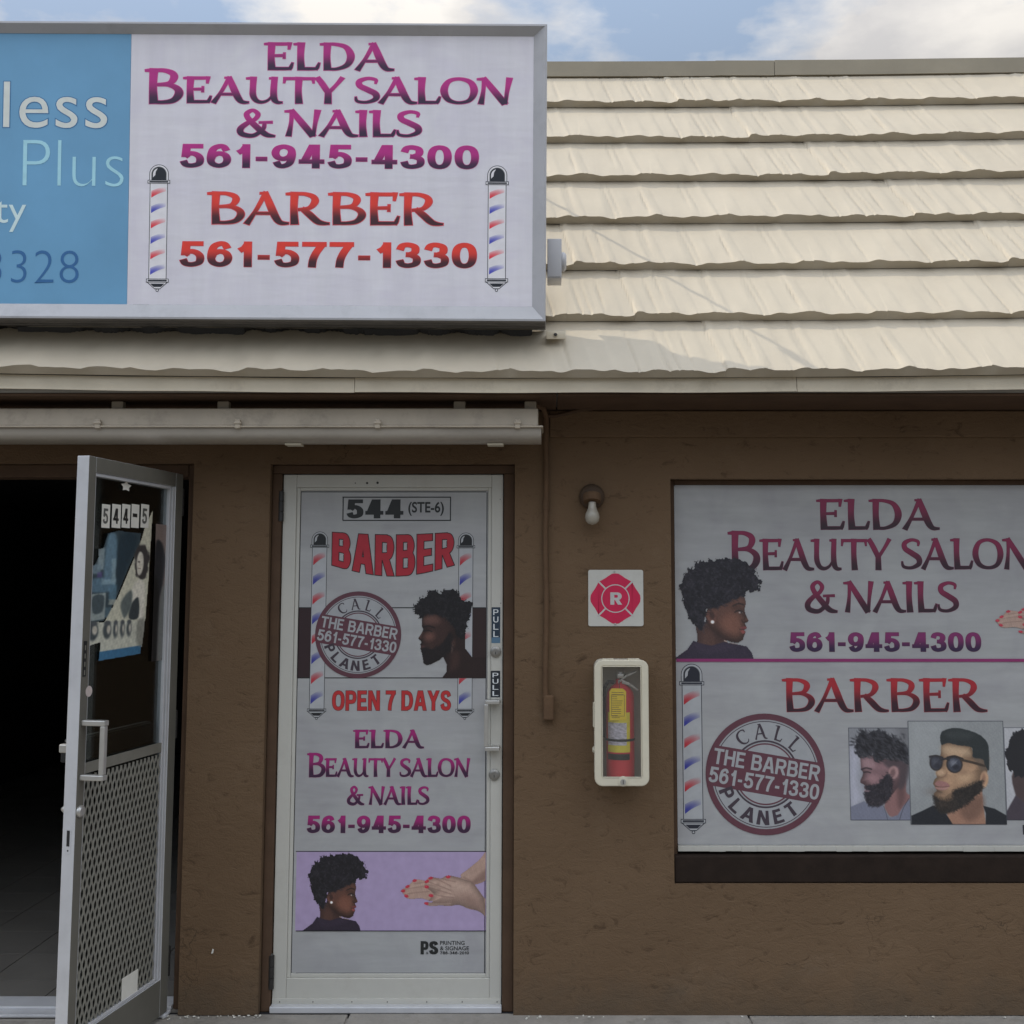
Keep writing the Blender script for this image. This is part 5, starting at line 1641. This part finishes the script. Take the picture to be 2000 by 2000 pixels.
def profile_man():
    p = Picture(966, 1492, 838, 1474, 3.0, None)
    sk = (38, 25, 23)
    p.poly([(1190, 1330), (1232, 1250), (1250, 1120), (1345, 1090), (1346, 1262), (1398, 1328), (1440, 1326), (1492, 1330), (1492, 1480), (1174, 1480), (1212, 1428), (1214, 1380)], (30, 19, 18), 3, smooth=False)
    p.poly([(1250, 1300), (1300, 1290), (1300, 1380), (1240, 1420)], (52, 34, 30), 26, .7)
    face = [(1040, 1010), (1150, 1000), (1250, 1040), (1290, 1130), (1280, 1230), (1235, 1290), (1180, 1330), (1140, 1360), (1080, 1380), (1048, 1370), (1042, 1330), (1036, 1300), (1030, 1278), (1022, 1262), (1034, 1250), (1020, 1238), (1032, 1222), (1028, 1212), (1008, 1196), (1012, 1184), (1030, 1158), (1044, 1128), (1034, 1106), (1034, 1060)]
    fd = p.poly(face, (44, 29, 26), 2.5, smooth=False)
    p.tone(fd, 90, .45, .3)
    p.poly([(1060, 1040), (1140, 1030), (1160, 1090), (1060, 1100)], (68, 47, 42), 24, .75)
    p.ell(1090, 1180, 36, 28, (92, 62, 54), 26, .8, -20); p.ell(1100, 1060, 50, 22, (84, 58, 51), 22, .7); p.stroke([(1040, 1150), (1022, 1184)], 8, (84, 58, 52), 8, .7); p.ell(1026, 1186, 9, 12, (64, 44, 40), 8, .6)
    p.stroke([(1046, 1112), (1085, 1104), (1125, 1118)], 8, (12, 9, 10), 6, .9); p.stroke([(1056, 1140), (1082, 1136), (1108, 1144)], 6, (12, 9, 10), 5, .9)
    p.poly([(1046, 1330), (1036, 1286), (1060, 1256), (1110, 1270), (1180, 1230), (1240, 1150), (1262, 1240), (1210, 1310), (1130, 1366), (1062, 1382)], (17, 13, 15), 8, .95, 2, .2)
    p.ell(1042, 1250, 18, 8, (62, 38, 37), 6, .8)
    p.ell(1262, 1230, 16, 34, (50, 33, 29), 9, .9, 8); p.ell(1252, 1262, 6, 26, (96, 80, 74), 6, .6, 6)
    hair = [(976, 962), (1000, 942), (1016, 908), (1058, 894), (1080, 862), (1122, 848), (1160, 872), (1185, 852), (1230, 843), (1288, 852), (1302, 892), (1346, 930), (1390, 938), (1386, 984), (1376, 1050), (1360, 1090), (1350, 1130), (1330, 1190), (1286, 1170), (1262, 1110), (1210, 1048), (1140, 1018), (1066, 1026), (1024, 1052), (1012, 1022), (986, 1008)]
    hd = p.poly(hair, (14, 13, 16), 2.6, 1, 6.5, .10, 11)
    p.strands(hd, 600, [(28, 26, 30), (36, 33, 36), (5, 5, 7), (8, 7, 9)], 10, 4, edge=7, op=.7)
    bd = p.sdf([(1046, 1330), (1036, 1286), (1060, 1256), (1110, 1270), (1180, 1230), (1240, 1150), (1262, 1240), (1210, 1310), (1130, 1366), (1062, 1382)])
    p.strands(bd, 260, [(10, 8, 9), (30, 22, 21)], 5, 6, edge=8, op=.6)
    rs = random.Random(4)
    for i in range(46):
        x, y = rs.uniform(1000, 1370), rs.uniform(860, 1010); p.ell(x, y, rs.uniform(4, 10), rs.uniform(3, 6), rs.choice([(28, 27, 31), (6, 6, 8)]), 8, .5, rs.uniform(0, 180))
    for x, y, q, l_ in ((985, 962, 20, 14), (975, 985, 10, 12), (1008, 930, 40, 12), (1075, 858, 70, 12), (1130, 848, 95, 10), (1190, 848, 80, 12), (1390, 944, -30, 14), (1376, 962, -20, 16), (1016, 1046, -40, 12), (990, 1016, -10, 12)):
        p.ell(x, y, l_, 4.5, (15, 14, 17), 3, 1, q)
    p.grain(.05, .4); p.film(2.5)
    return p

def frame_photo(p, x0, x1, y0, y1, c=(38, 40, 46), w=3.2):
    for pts in (((x0, y0), (x1, y0)), ((x1, y0), (x1, y1)), ((x1, y1), (x0, y1)), ((x0, y1), (x0, y0))): p.stroke(list(pts), w, c, 2)

def barbered_left():
    p = Picture(183, 556, 128, 692, 2.8, (104, 105, 108))
    p.poly([(183, 260), (250, 300), (240, 450), (270, 560), (183, 620)], (142, 142, 152), 60, .9)
    p.poly([(480, 140), (560, 130), (560, 400), (520, 300)], (84, 84, 86), 50, .8)
    p.poly([(395, 590), (436, 470), (520, 440), (525, 520), (552, 556), (490, 660), (430, 670), (400, 630)], (108, 80, 78), 5)
    p.poly([(470, 480), (510, 470), (520, 560), (480, 620)], (70, 52, 52), 20, .7)
    p.poly([(186, 610), (268, 576), (300, 598), (378, 600), (398, 640), (420, 676), (470, 660), (510, 600), (552, 556), (566, 700), (186, 700)], (92, 94, 106), 4, smooth=False)
    p.stroke([(386, 606), (400, 650), (408, 690)], 3, (52, 54, 62), 2.5, .9); p.stroke([(540, 560), (505, 620), (480, 690)], 3, (40, 40, 46), 2.5, .9)
    face = [(252, 306), (330, 296), (340, 320), (430, 318), (470, 330), (530, 330), (520, 460), (470, 500), (420, 560), (340, 560), (290, 520), (272, 520), (284, 508), (270, 496), (278, 484), (268, 474), (248, 462), (250, 448), (262, 424), (268, 402), (256, 384), (254, 350)]
    fd = p.poly(face, (100, 78, 80), 2.5, smooth=False)
    p.tone(fd, 70, .4, .3)
    p.poly([(262, 320), (330, 316), (340, 370), (270, 380)], (130, 106, 108), 20, .7); p.ell(330, 440, 34, 24, (126, 98, 100), 20, .7)
    p.poly([(400, 330), (540, 322), (526, 470), (480, 500), (490, 380), (420, 372)], (60, 52, 55), 14, .9)
    p.ell(452, 402, 30, 40, (128, 102, 100), 6, 1, 10); p.ell(448, 404, 15, 24, (84, 64, 64), 8, .8, 10)
    p.stroke([(258, 384), (285, 374), (318, 382)], 8, (34, 28, 32), 5, .9); p.stroke([(270, 402), (292, 398), (312, 404)], 6, (30, 26, 30), 4, .9)
    p.stroke([(256, 466), (272, 470), (280, 464)], 4, (60, 44, 46), 4, .8)
    p.poly([(276, 560), (272, 524), (284, 500), (272, 486), (300, 478), (345, 478), (386, 440), (416, 410), (440, 440), (442, 500), (420, 560), (366, 604), (300, 604)], (38, 36, 41), 7, 1, 2.5, .2)
    p.ell(288, 514, 17, 6, (132, 108, 112), 4, .9)
    hair = [(222, 262), (226, 220), (240, 184), (268, 148), (300, 160), (344, 144), (386, 146), (420, 168), (470, 196), (520, 232), (548, 282), (546, 336), (500, 330), (440, 316), (346, 330), (326, 296), (288, 306), (250, 306)]
    hd = p.poly(hair, (38, 38, 42), 4, 1, 7, .12, 6)
    p.strands(hd, 420, [(62, 62, 66), (50, 50, 54), (24, 24, 27), (18, 18, 21)], 12, 8, ang=40, edge=9, op=.6)
    bd = p.sdf([(276, 560), (272, 524), (300, 478), (345, 478), (416, 410), (440, 440), (442, 500), (420, 560), (366, 604), (300, 604)])
    p.strands(bd, 300, [(26, 24, 28), (58, 52, 56), (20, 19, 22)], 6, 9, edge=7, op=.6)
    rs = random.Random(14)
    for i in range(34): p.ell(rs.uniform(240, 530), rs.uniform(165, 290), rs.uniform(5, 12), rs.uniform(3, 7), rs.choice([(56, 56, 60), (28, 28, 32)]), 8, .55, rs.uniform(0, 180))
    for x, y, q in ((205, 214, 5), (200, 234, -5), (212, 196, 20), (262, 146, 60), (290, 148, 80)): p.ell(x, y, 15, 4.5, (46, 46, 50), 4, .9, q)
    frame_photo(p, 184.5, 560, 129.5, 690.5)
    p.grain(.03, .4)
    return p

def barbered_mid():
    p = Picture(546, 1130, 86, 718, 3.0, (112, 114, 114))
    p.poly([(546, 86), (800, 86), (640, 400), (546, 500)], (126, 128, 128), 90, .7)
    p.poly([(756, 600), (850, 590), (985, 480), (990, 600), (1004, 724), (784, 724)], (122, 92, 76), 5, smooth=False)
    p.poly([(850, 620), (980, 540), (985, 640), (900, 700)], (88, 66, 56), 26, .8)
    p.poly([(552, 664), (620, 634), (686, 602), (752, 636), (786, 690), (806, 724), (552, 724)], (27, 29, 33), 3, smooth=False)
    p.poly([(990, 604), (1060, 622), (1132, 664), (1132, 724), (1000, 724), (1004, 650)], (27, 29, 33), 3, smooth=False)
    face = [(748, 226), (790, 216), (930, 244), (944, 306), (1000, 326), (1024, 380), (1006, 470), (978, 520), (900, 566), (830, 604), (740, 610), (696, 568), (692, 530), (712, 512), (702, 492), (690, 470), (700, 444), (716, 430), (708, 404), (736, 356), (736, 320), (744, 280)]
    fd = p.poly(face, (132, 106, 84), 2.6, smooth=False)
    p.tone(fd, 110, .42, .35)
    p.poly([(760, 240), (900, 252), (920, 300), (770, 290)], (156, 134, 110), 26, .7); p.ell(890, 430, 50, 34, (154, 128, 102), 30, .7, -20)
    p.poly([(940, 300), (1030, 300), (1024, 380), (1000, 400), (960, 350)], (84, 72, 62), 16, .9)
    p.ell(736, 404, 26, 22, (156, 130, 106), 14, .8); p.stroke([(716, 424), (742, 432), (768, 420), (776, 402)], 5, (92, 70, 58), 6, .8)
    p.ell(1002, 444, 25, 50, (150, 120, 96), 6, 1, 6); p.ell(998, 440, 12, 30, (106, 80, 66), 9, .8, 6)
    p.poly([(690, 560), (686, 540), (716, 562), (762, 578), (806, 562), (816, 512), (880, 494), (944, 470), (984, 452), (988, 494), (950, 540), (880, 596), (800, 640), (736, 644), (700, 604)], (32, 30, 29), 8, 1, 2.5, .15)
    p.poly([(700, 470), (726, 452), (772, 462), (790, 484), (760, 492), (716, 486)], (122, 88, 84), 5); p.poly([(704, 490), (760, 494), (786, 488), (766, 506), (720, 508)], (138, 104, 98), 5)
    p.stroke([(706, 488), (750, 491), (788, 486)], 3, (70, 48, 46), 3, .9); p.stroke([(716, 516), (740, 524)], 6, (60, 48, 42), 6, .7)
    p.poly([(748, 232), (744, 172), (766, 146), (830, 130), (900, 140), (980, 170), (1024, 214), (1036, 262), (1032, 386), (1008, 356), (996, 322), (938, 308), (932, 250), (850, 236), (790, 222)], (36, 40, 41), 3, 1, 1.2, .2)
    p.poly([(770, 160), (860, 146), (940, 170), (900, 200), (800, 190)], (50, 54, 54), 20, .6)
    bd = p.sdf([(690, 560), (716, 562), (762, 578), (806, 562), (816, 512), (880, 494), (984, 452), (988, 494), (950, 540), (880, 596), (800, 640), (736, 644), (700, 604)])
    p.strands(bd, 520, [(22, 20, 20), (50, 44, 40), (30, 27, 25)], 6, 12, edge=10, op=.6)
    for x, y in ((770, 540), (760, 600), (700, 520)): p.ell(x, y, 40, 20, (70, 56, 46), 30, .35)
    p.ell(770, 320, 60, 18, (104, 82, 66), 18, .5); p.ell(880, 400, 30, 14, (108, 84, 68), 18, .5)
    # sunglasses
    for cx, cy, rx, ry in ((712, 344, 40, 48), (824, 352, 50, 54)):
        p.ell(cx, cy, rx, ry, (40, 36, 36), 4); p.ell(cx, cy, rx - 9, ry - 9, (52, 54, 62), 6)
        p.ell(cx - 8, cy - 10, rx * .38, ry * .34, (104, 106, 114), 12, .65); p.ell(cx + 8, cy + 18, rx * .4, ry * .3, (30, 30, 36), 10, .8); p.stroke([(cx - 20, cy + 12), (cx + 2, cy - 8), (cx + 16, cy - 22)], 4, (120, 122, 128), 5, .5)
    p.stroke([(676, 306), (716, 302), (752, 312)], 13, (40, 36, 36), 3); p.stroke([(782, 312), (826, 304), (874, 320)], 14, (40, 36, 36), 3); p.poly([(676, 304), (752, 310), (750, 350), (700, 372), (680, 350)], (44, 44, 50), 5, .6)
    p.stroke([(748, 326), (772, 318), (790, 326)], 12, (38, 36, 38), 3); p.stroke([(868, 326), (930, 340), (1006, 362)], 15, (52, 44, 38), 3)
    frame_photo(p, 548, 1128, 88, 716)
    p.grain(.025, .4); p.film(2.5)
    return p

def barbered_right():
    p = Picture(1130, 1500, 126, 692, 3.0, (140, 140, 142))
    p.poly([(1180, 400), (1330, 380), (1400, 480), (1380, 620), (1240, 640), (1190, 540)], (58, 48, 48), 6)
    p.poly([(1130, 640), (1190, 540), (1260, 600), (1380, 560), (1500, 620), (1500, 700), (1130, 700)], (54, 48, 54), 5, smooth=False)
    p.poly([(1136, 300), (1150, 240), (1200, 160), (1300, 140), (1420, 200), (1440, 350), (1360, 420), (1240, 430), (1170, 400)], (30, 30, 33), 4, 1, 9, .1, 3)
    frame_photo(p, 1132, 1498, 127.5, 690.5)
    p.grain(.03, .4)
    return p

cz1 = lambda x, y: (540 + x / 3.6457, 920 + y / 3.6457)
cz2 = lambda x, y: (540 + x / 3.115, 1380 + y / 3.115)
cz5 = lambda x, y: (x / 3.275, 860 + y / 3.275)
cz6 = lambda x, y: (1600 + x / 3.115, 1380 + y / 3.115)

# =================================================================== DOOR POSTER
PAPER = .42
WDP = 134; PAPV = (.39, .40, .41)
YPo = YD + .012
mb = MB(); mb.box(ga0 + .001, ga1 - .001, YPo, YPo + .0015, gz0 + .001, gz1 - .001)
dp = build(mb, "door_poster", [M['vinyl']], None, origin=((ga0 + ga1) / 2, YPo, gz0))
tagged(dp, "tall white printed poster filling the closed white door, with barber and salon lettering", "poster")
PP = YP(YPo)
BK = alb((22, 24, 24), WDP)
mb = MB(); e_ = 1.6
pr_ = (577.6, 949.6, 960, 1901.5)
line_rect(mb, PP, pr_, e_, BK, .0003)
build(mb, "printed_border", [M['ink']], dp, ink=True)
mb = MB(); line_rect(mb, PP, (669, 881, 970, 1017.5), 2.2, BK, .0005); text(mb, PP, "544", 'sans', (677, 788, 975.5, 1012.5), BK, .27, .2, track=.08)
font_text(mb, PP, "(STE-6)", (797.5, 867, 980, 1007.5), BK, weight=.022)
build(mb, "printed_lettering", [M['ink']], dp, ink=True)
RED, ROUT = alb((132, 29, 40), WDP), alb((40, 16, 20), WDP)
mb = MB()
def arch(u, v):
    s_ = math.sin(math.pi * u); yb = .25 * (1 - s_); yt = 1 - .06 * s_
    return u, yb + v * (yt - yb)
text(mb, PP, "BARBER", 'sans', (649, 887, 1040, 1125), RED, .27, .17, outline=.0034, ocol=ROUT, track=.10, warp=arch)
build(mb, "printed_lettering", [M['ink']], dp, ink=True)
# picture band: thin rules above and below, dark block at its left end
mb = MB()
quad_px(mb, PP, (578, 607, 1187, 1324), alb((36, 22, 25), WDP), .0003)
quad_px(mb, PP, (922, 949, 1187, 1324), alb((36, 24, 24), WDP), .0003)
quad_px(mb, PP, (578, 949, 1186, 1188), BK, .0004); quad_px(mb, PP, (578, 949, 1323, 1325), BK, .0004)
build(mb, "printed_band", [M['ink']], dp, ink=True)
barber_pole(PP, (603, 640, 1038, 1406), 8, dp, WDP, PAPV, (20, 22, 24))
barber_pole(PP, (891, 927, 1040, 1406), 8, dp, WDP, PAPV, (20, 22, 24))
stamp(PP, (699.6, 1239.5), 84, dp, WDP, PAPV)
profile_man().mesh("portrait_print", PP, cz1, dp, WDP, .0018)
mb = MB(); text(mb, PP, "OPEN 7 DAYS", 'sans', (649, 880.5, 1349, 1387.5), alb((142, 34, 36), WDP), .225, .18, outline=.0014, ocol=ROUT, track=.09, space=.34); build(mb, "printed_lettering", [M['ink']], dp, ink=True)
G3 = grad(alb((122, 22, 84), WDP), alb((42, 22, 44), WDP), .2, .85); MO = alb((112, 40, 86), WDP)
lettering(dp, [("ELDA", (690, 828, 1425, 1462)), ("B", (600, 636, 1470.5, 1518)), ("EAUTY", (634, 773, 1480, 1518)), ("SALON", (781, 918, 1480, 1518.5)), ("&", (678, 711.5, 1535, 1573)), ("NAILS", (720, 838.5, 1535, 1573))], PP, G3, MO, .0012, 1.1)
mb = MB(); text(mb, PP, "561-945-4300", 'sans', (599.5, 919, 1593, 1627), G3, .235, .18, outline=.0008, ocol=MO, track=.09); build(mb, "printed_lettering", [M['ink']], dp, ink=True)
mb = MB()
quad_px(mb, PP, (578, 949.5, 1663, 1817.5), alb((134, 120, 147), WDP), .0003)
quad_px(mb, PP, (578, 949.5, 1662, 1663.6), BK, .0005); quad_px(mb, PP, (578, 949.5, 1817, 1818.6), BK, .0030)
build(mb, "lilac_band", [M['ink']], dp, ink=True)
woman().mesh("portrait_print", PP, cz2, dp, WDP, .0010)
hands().mesh("hands_print", PP, cz2, dp, WDP, .0010)
mb = MB()
text(mb, PP, "P", 'sans', (821.5, 837, 1838, 1864), BK, .30, .2); text(mb, PP, "S", 'sans', (838, 856, 1838, 1864), BK, .30, .22); font_text(mb, PP, "&", (832, 837, 1859, 1863.5), BK)
font_text(mb, PP, "PRINTING", (859.5, 907.5, 1837.5, 1845.5), BK, weight=.012); font_text(mb, PP, "& SIGNAGE", (859.5, 916, 1848, 1856), BK, weight=.012)
text(mb, PP, "786-346-2010", 'sans', (859.5, 916, 1858, 1863.8), BK, .22, .17)
build(mb, "printed_lettering", [M['ink']], dp, ink=True)

# =================================================================== WINDOW POSTER
WWP = 128
YQ = YW + .004
mb = MB(); lw = rrect(wa0 + .001, wa1 - .001, wz0 + .001, wz1 - .001, .006, 4)
mb.prism([(a, YQ, b) for a, b in lw], (0, .0015, 0))
wp = build(mb, "window_poster", [M['vinyl']], None, origin=((wa0 + wa1) / 2, YQ, wz0))
tagged(wp, "wide white printed poster covering the shop window, with salon lettering and haircut photos", "poster")
WQ = YP(YQ)
PAPW = (.39, .40, .41)
G4 = grad(alb((96, 28, 54), WWP), alb((38, 24, 32), WWP), .1, .8); MO4 = alb((84, 34, 58), WWP)
lettering(wp, [("ELDA", (1595, 1834, 974, 1036)), ("B", (1422, 1484, 1037, 1116)), ("EAUTY", (1484, 1741, 1051, 1115)), ("SALON", (1760, 2016, 1050, 1114)), ("&", (1572, 1635, 1134, 1198)), ("NAILS", (1648, 1872, 1134, 1198))], WQ, G4, MO4, .0016, 1.0)
mb = MB(); text(mb, WQ, "561-945-4300", 'sans', (1542, 1916, 1235, 1273), grad(alb((92, 32, 72), WWP), alb((36, 24, 48), WWP), .1, .8), .235, .18, outline=.001, ocol=MO4, track=.09); build(mb, "printed_lettering", [M['ink']], wp, ink=True)
mb = MB(); quad_px(mb, WQ, (1321, 2116, 1286.5, 1292.5), alb((104, 34, 76), WWP), .0026); build(mb, "printed_rule", [M['ink']], wp, ink=True)
cw = lambda x, y: (1300 + (80 + (x - 195) * 1.216) / 2.76, 920 + (465 + (y - 890) * 1.158) / 2.76)
woman(None, .12).mesh("portrait_print", WQ, cw, wp, WWP, .0020)
ch_ = lambda x, y: (1300 + (1775 + (x - 757) * .86) / 2.76, 920 + (735 + (y - 1030) * .78) / 2.76)
hands(None, .1).mesh("hands_print", WQ, ch_, wp, WWP, .0020)
barber_pole(WQ, (1328, 1377, 1296, 1629), 6, wp, WWP, PAPW, (26, 28, 36))
G5 = grad(alb((126, 30, 37), WWP), alb((40, 22, 30), WWP), .2, .85)
lettering(wp, [("BARBER", (1528, 1927, 1324, 1392))], WQ, G5, alb((120, 44, 52), WWP), .0016, .95)
stamp(WQ, (1494.6, 1511.7), 116.5, wp, WWP, PAPW)
barbered_left().mesh("haircut_photo_print", WQ, cz6, wp, WWP, .0008, cut=False)
barbered_right().mesh("haircut_photo_print", WQ, cz6, wp, WWP, .0008, cut=False)
barbered_mid().mesh("haircut_photo_print", WQ, cz6, wp, WWP, .0014, cut=False)
mb = MB(); quad_px(mb, WQ, (1997.5, 2003, 1611, 1630), alb((34, 34, 40), WWP), .0006); build(mb, "printed_lettering", [M['ink']], wp, ink=True)

# =================================================================== THINGS STUCK ON THE OPEN DOOR
WO = 150
OF = -.0185
OG = Plane(OD.P(0, 0, OF), nOD, ux)
def hair_poster():
    p = Picture(520, 968, 395, 1402, 4.0, None)
    p.poly([(560, 870), (600, 780), (640, 690), (665, 600), (730, 575), (885, 580), (880, 640), (800, 840), (740, 1000), (690, 1110), (660, 1156), (540, 1156), (545, 960)], (40, 52, 57), 6, smooth=False)
    p.poly([(668, 620), (720, 610), (728, 760), (690, 900), (650, 860)], (84, 108, 122), 12, .8); p.poly([(560, 900), (690, 880), (720, 960), (580, 970)], (74, 98, 112), 10, .8)
    for x, y, w, h, c in ((610, 700, 40, 130, (120, 132, 134)), (575, 800, 60, 60, (96, 112, 120)), (640, 890, 90, 34, (110, 130, 138)), (690, 930, 46, 90, (70, 96, 110)), (700, 760, 26, 150, (112, 130, 136)), (548, 830, 34, 70, (128, 126, 130)), (560, 1010, 30, 120, (104, 124, 130)), (612, 850, 30, 30, (70, 60, 100)), (660, 1070, 60, 60, (62, 80, 88)), (760, 700, 30, 150, (34, 54, 62)), (690, 1020, 70, 30, (128, 132, 124))):
        p.poly([(x, y), (x + w, y - h * .06), (x + w * .95, y + h), (x - w * .05, y + h * 1.02)], c, 7, .75, 3, .05, int(x), smooth=False)
    p.poly([(740, 620), (860, 610), (800, 800), (740, 960)], (24, 38, 46), 14, .8)
    p.poly([(575, 985), (668, 975), (665, 1140), (575, 1150)], (110, 118, 116), 5, smooth=False); p.poly([(590, 1000), (655, 995), (650, 1090), (595, 1100)], (46, 56, 60), 6, .9)
    pale = (150, 148, 132)
    p.poly([(964, 400), (958, 560), (948, 900), (935, 1170), (660, 1160), (690, 1110), (742, 1000), (800, 850), (880, 640), (905, 540)], pale, 5, smooth=False)
    p.poly([(846, 760), (856, 690), (886, 656), (922, 670), (944, 730), (942, 820), (926, 880), (900, 884), (866, 870), (850, 820)], (46, 44, 44), 8, 1, 5, .09, 3); p.poly([(860, 760), (878, 706), (900, 720), (908, 780), (898, 838), (878, 862), (864, 830)], (160, 155, 143), 6); p.ell(872, 772, 4, 4, (60, 56, 54), 4); p.ell(878, 772, 4, 6, (60, 56, 54), 4); p.stroke([(872, 815), (888, 817)], 4, (90, 70, 66), 3)
    p.poly([(832, 1040), (846, 920), (900, 890), (925, 960), (918, 1140), (884, 1150), (872, 1040)], (166, 162, 150), 8); p.poly([(836, 1048), (880, 1010), (884, 1140), (820, 1142)], (42, 48, 50), 6)
    p.poly([(764, 1040), (830, 960), (834, 1060), (790, 1140)], (62, 70, 70), 10, .9)
    p.poly([(545, 1154), (932, 1164), (918, 1340), (640, 1350), (644, 1286), (600, 1296), (526, 1322)], (146, 146, 134), 5, smooth=False)
    p.poly([(640, 1342), (912, 1326), (908, 1384), (636, 1400)], (44, 82, 108), 4, smooth=False)
    p.poly([(880, 1164), (932, 1164), (918, 1330), (876, 1300)], (88, 88, 82), 12, .7)
    for x, w in ((596, 34), (684, 26), (736, 16), (780, 16), (824, 17)):
        p.ell(x, 1212, w, 58 - (x - 600) * .05, (52, 58, 60), 7); p.ell(x + w * .35, 1206, w * .45, 28, (146, 141, 130), 6); p.ell(x, 1166, w * .8, 14, (60, 64, 66), 6)
    p.grain(.06, .2)
    return p
hpm = hair_poster().mesh("hairstyle_poster", OG, cz5, None, WO, .0008, paper=.60)
hpm.location = (0, 0, 0)
tagged(hpm, "torn hairstyle poster with a black haired woman stuck on the open door's glass", "poster")
for (x0, x1), ch, lab in zip(((198, 214), (218, 235), (237.5, 253.5), (256, 271), (274.5, 290)), "544-5",
        ("worn white card with a faded 5, first of the number row on the open door", "white card with a black 4 beside the faded first card on the open door's glass",
         "white card with a black 4 beside the dash card on the open door's glass", "pale card with a black dash in the number row on the open door's glass",
         "worn white card with a 5 ending the number row, beside the open door's hinge")):
    mb = MB(); r4 = OG.rect(x0, x1, 985, 1031)
    obox(mb, OG, r4[0], r4[1], r4[2], r4[3], .0010, .0014)
    cd_ = build(mb, "number_card", [M['paper']], None, origin=tuple(OG.P(r4[0], r4[2], 0)))
    tagged(cd_, lab, "number card", "number cards in a row on the open door")
    mb = MB(); OGc = Plane(OG.P(0, 0, .0014), nOD, ux)
    text(mb, OGc, ch, 'sans', (x0 + 3, x1 - 3, 993, 1023) if ch != '-' else (x0 + 3, x1 - 3, 1003, 1010), alb((30, 30, 30) if ch != '5' else (78, 78, 74), WO), .22, .16, off=.0005)
    build(mb, "printed_digit", [M['ink']], cd_, ink=True)
mb = MB(); c = OG.ab(246, 950)
pts = [(c[0] + (.020 if i % 2 else .034) * math.cos(q) , c[1] + (.012 if i % 2 else .019) * math.sin(q)) for i, q in enumerate(np.linspace(.3, 6.58, 11)[:-1])]
mb.prism([OG.P(a, b, .0008) for a, b in pts], nOD * .0004)
tagged(build(mb, "paper_scrap", [M['paper']], None, origin=tuple(OG.P(c[0], c[1], 0))), "small torn star shaped paper scrap near the top of the open door", "paper scrap")
mb = MB(); c = OG.ab(163.5, 1350)
mb.lathe(OD.P(aS + .004, c[1], .0005), nOD, [(0, .018), (.0006, .018), (.0007, .0001)], 24)
tagged(build(mb, "round_sticker", [mat("pinkish_paper", (.55, .47, .44), .6, .08, 60)], None, origin=tuple(OD.P(aS, c[1], 0))), "small round pinkish sticker above the open door's pull handle", "sticker")
mb = MB(); r4 = OG.rect(232, 263, 1902, 1952); obox(mb, OG, r4[0], r4[1], r4[2], r4[3], .0108, .0112)
tagged(build(mb, "paper_notice", [M['paper']], None, origin=tuple(OG.P(r4[0], r4[2], 0))), "blank square paper notice low on the open door over the mesh guard", "notice")

for i, (y0, y1, hue, lab) in enumerate(((967, 980, (.42, .41, .38), "tiny pale sticker, topmost of the column along the open door's inner stile"), (985, 999, (.36, .36, .35), "tiny grey sticker, second down the column along the open door's inner stile"),
        (1005, 1021, (.40, .42, .46), "tiny bluish white sticker, third down the column along the open door's inner stile"), (1032, 1046, (.13, .11, .22), "tiny violet sticker, lowest of the column along the open door's inner stile"))):
    r4 = OG.rect(168.5, 175.5, y0, y1); mb = MB(); obox(mb, OG, r4[0], r4[1], r4[2], r4[3], .0008, .0012)
    tagged(build(mb, "sticker", [mat("sticker_paper", hue, .6, .15, 60)], None, origin=tuple(OG.P(r4[0], r4[2], 0))), lab, "sticker", "small stickers down the open door's stile")
pst = Picture(300, 324, 1024, 1290, 1.0, (118, 104, 98))
pst.poly([(300, 1066), (312, 1060), (320, 1090), (318, 1130), (314, 1160), (306, 1180), (300, 1180)], (34, 36, 40), 3); pst.poly([(300, 1130), (312, 1170), (310, 1290), (300, 1290)], (20, 22, 24), 3)
pst.poly([(312, 1170), (324, 1150), (324, 1290), (311, 1290)], (104, 106, 104), 4); pst.film(4)
po = pst.mesh("torn_poster", OG, lambda x, y: (x, y), None, WO, .0006, cut=False, paper=.36)
tagged(po, "narrow torn poster strip beside the hinge edge of the open door's glass", "poster")
# paint flakes and crumbs along the foot of the wall
mb = MB(); rj = random.Random(21)
for i in range(46):
    x = rj.choice((XL + rj.uniform(0, .32), XM1 + rj.uniform(-.02, .35), XM1 + rj.uniform(0, 1.9), XL + rj.uniform(-.2, .05)))
    y = -abs(rj.gauss(0, .02)) - .004
    if rj.random() < .15: x, y = XM0 + rj.uniform(-.1, .03), -rj.uniform(.005, .03)
    s_ = rj.uniform(.002, .007); q = rj.uniform(0, 3.1)
    pts = [(x + s_ * rj.uniform(.5, 1.2) * math.cos(q + k * 1.26), y + s_ * rj.uniform(.5, 1.2) * math.sin(q + k * 1.26), .0008) for k in range(5)]
    mb.prism(pts, (rj.uniform(-.001, .001), 0, rj.uniform(.001, .004)))
db = build(mb, "debris", [M['paper']]); db['kind'] = 'stuff'; db['label'] = "pale paint flakes scattered along the foot of the brown wall"
mb = MB(); x, z = U(415, 1858, -.001)
mb.prism([(x - .004, -.0005, z - .008), (x + .003, -.0005, z - .006), (x + .005, -.0005, z + .007), (x, -.0005, z + .009)], (0, -.003, 0))
build(mb, "chipped_spot", [M['paper']], bld)
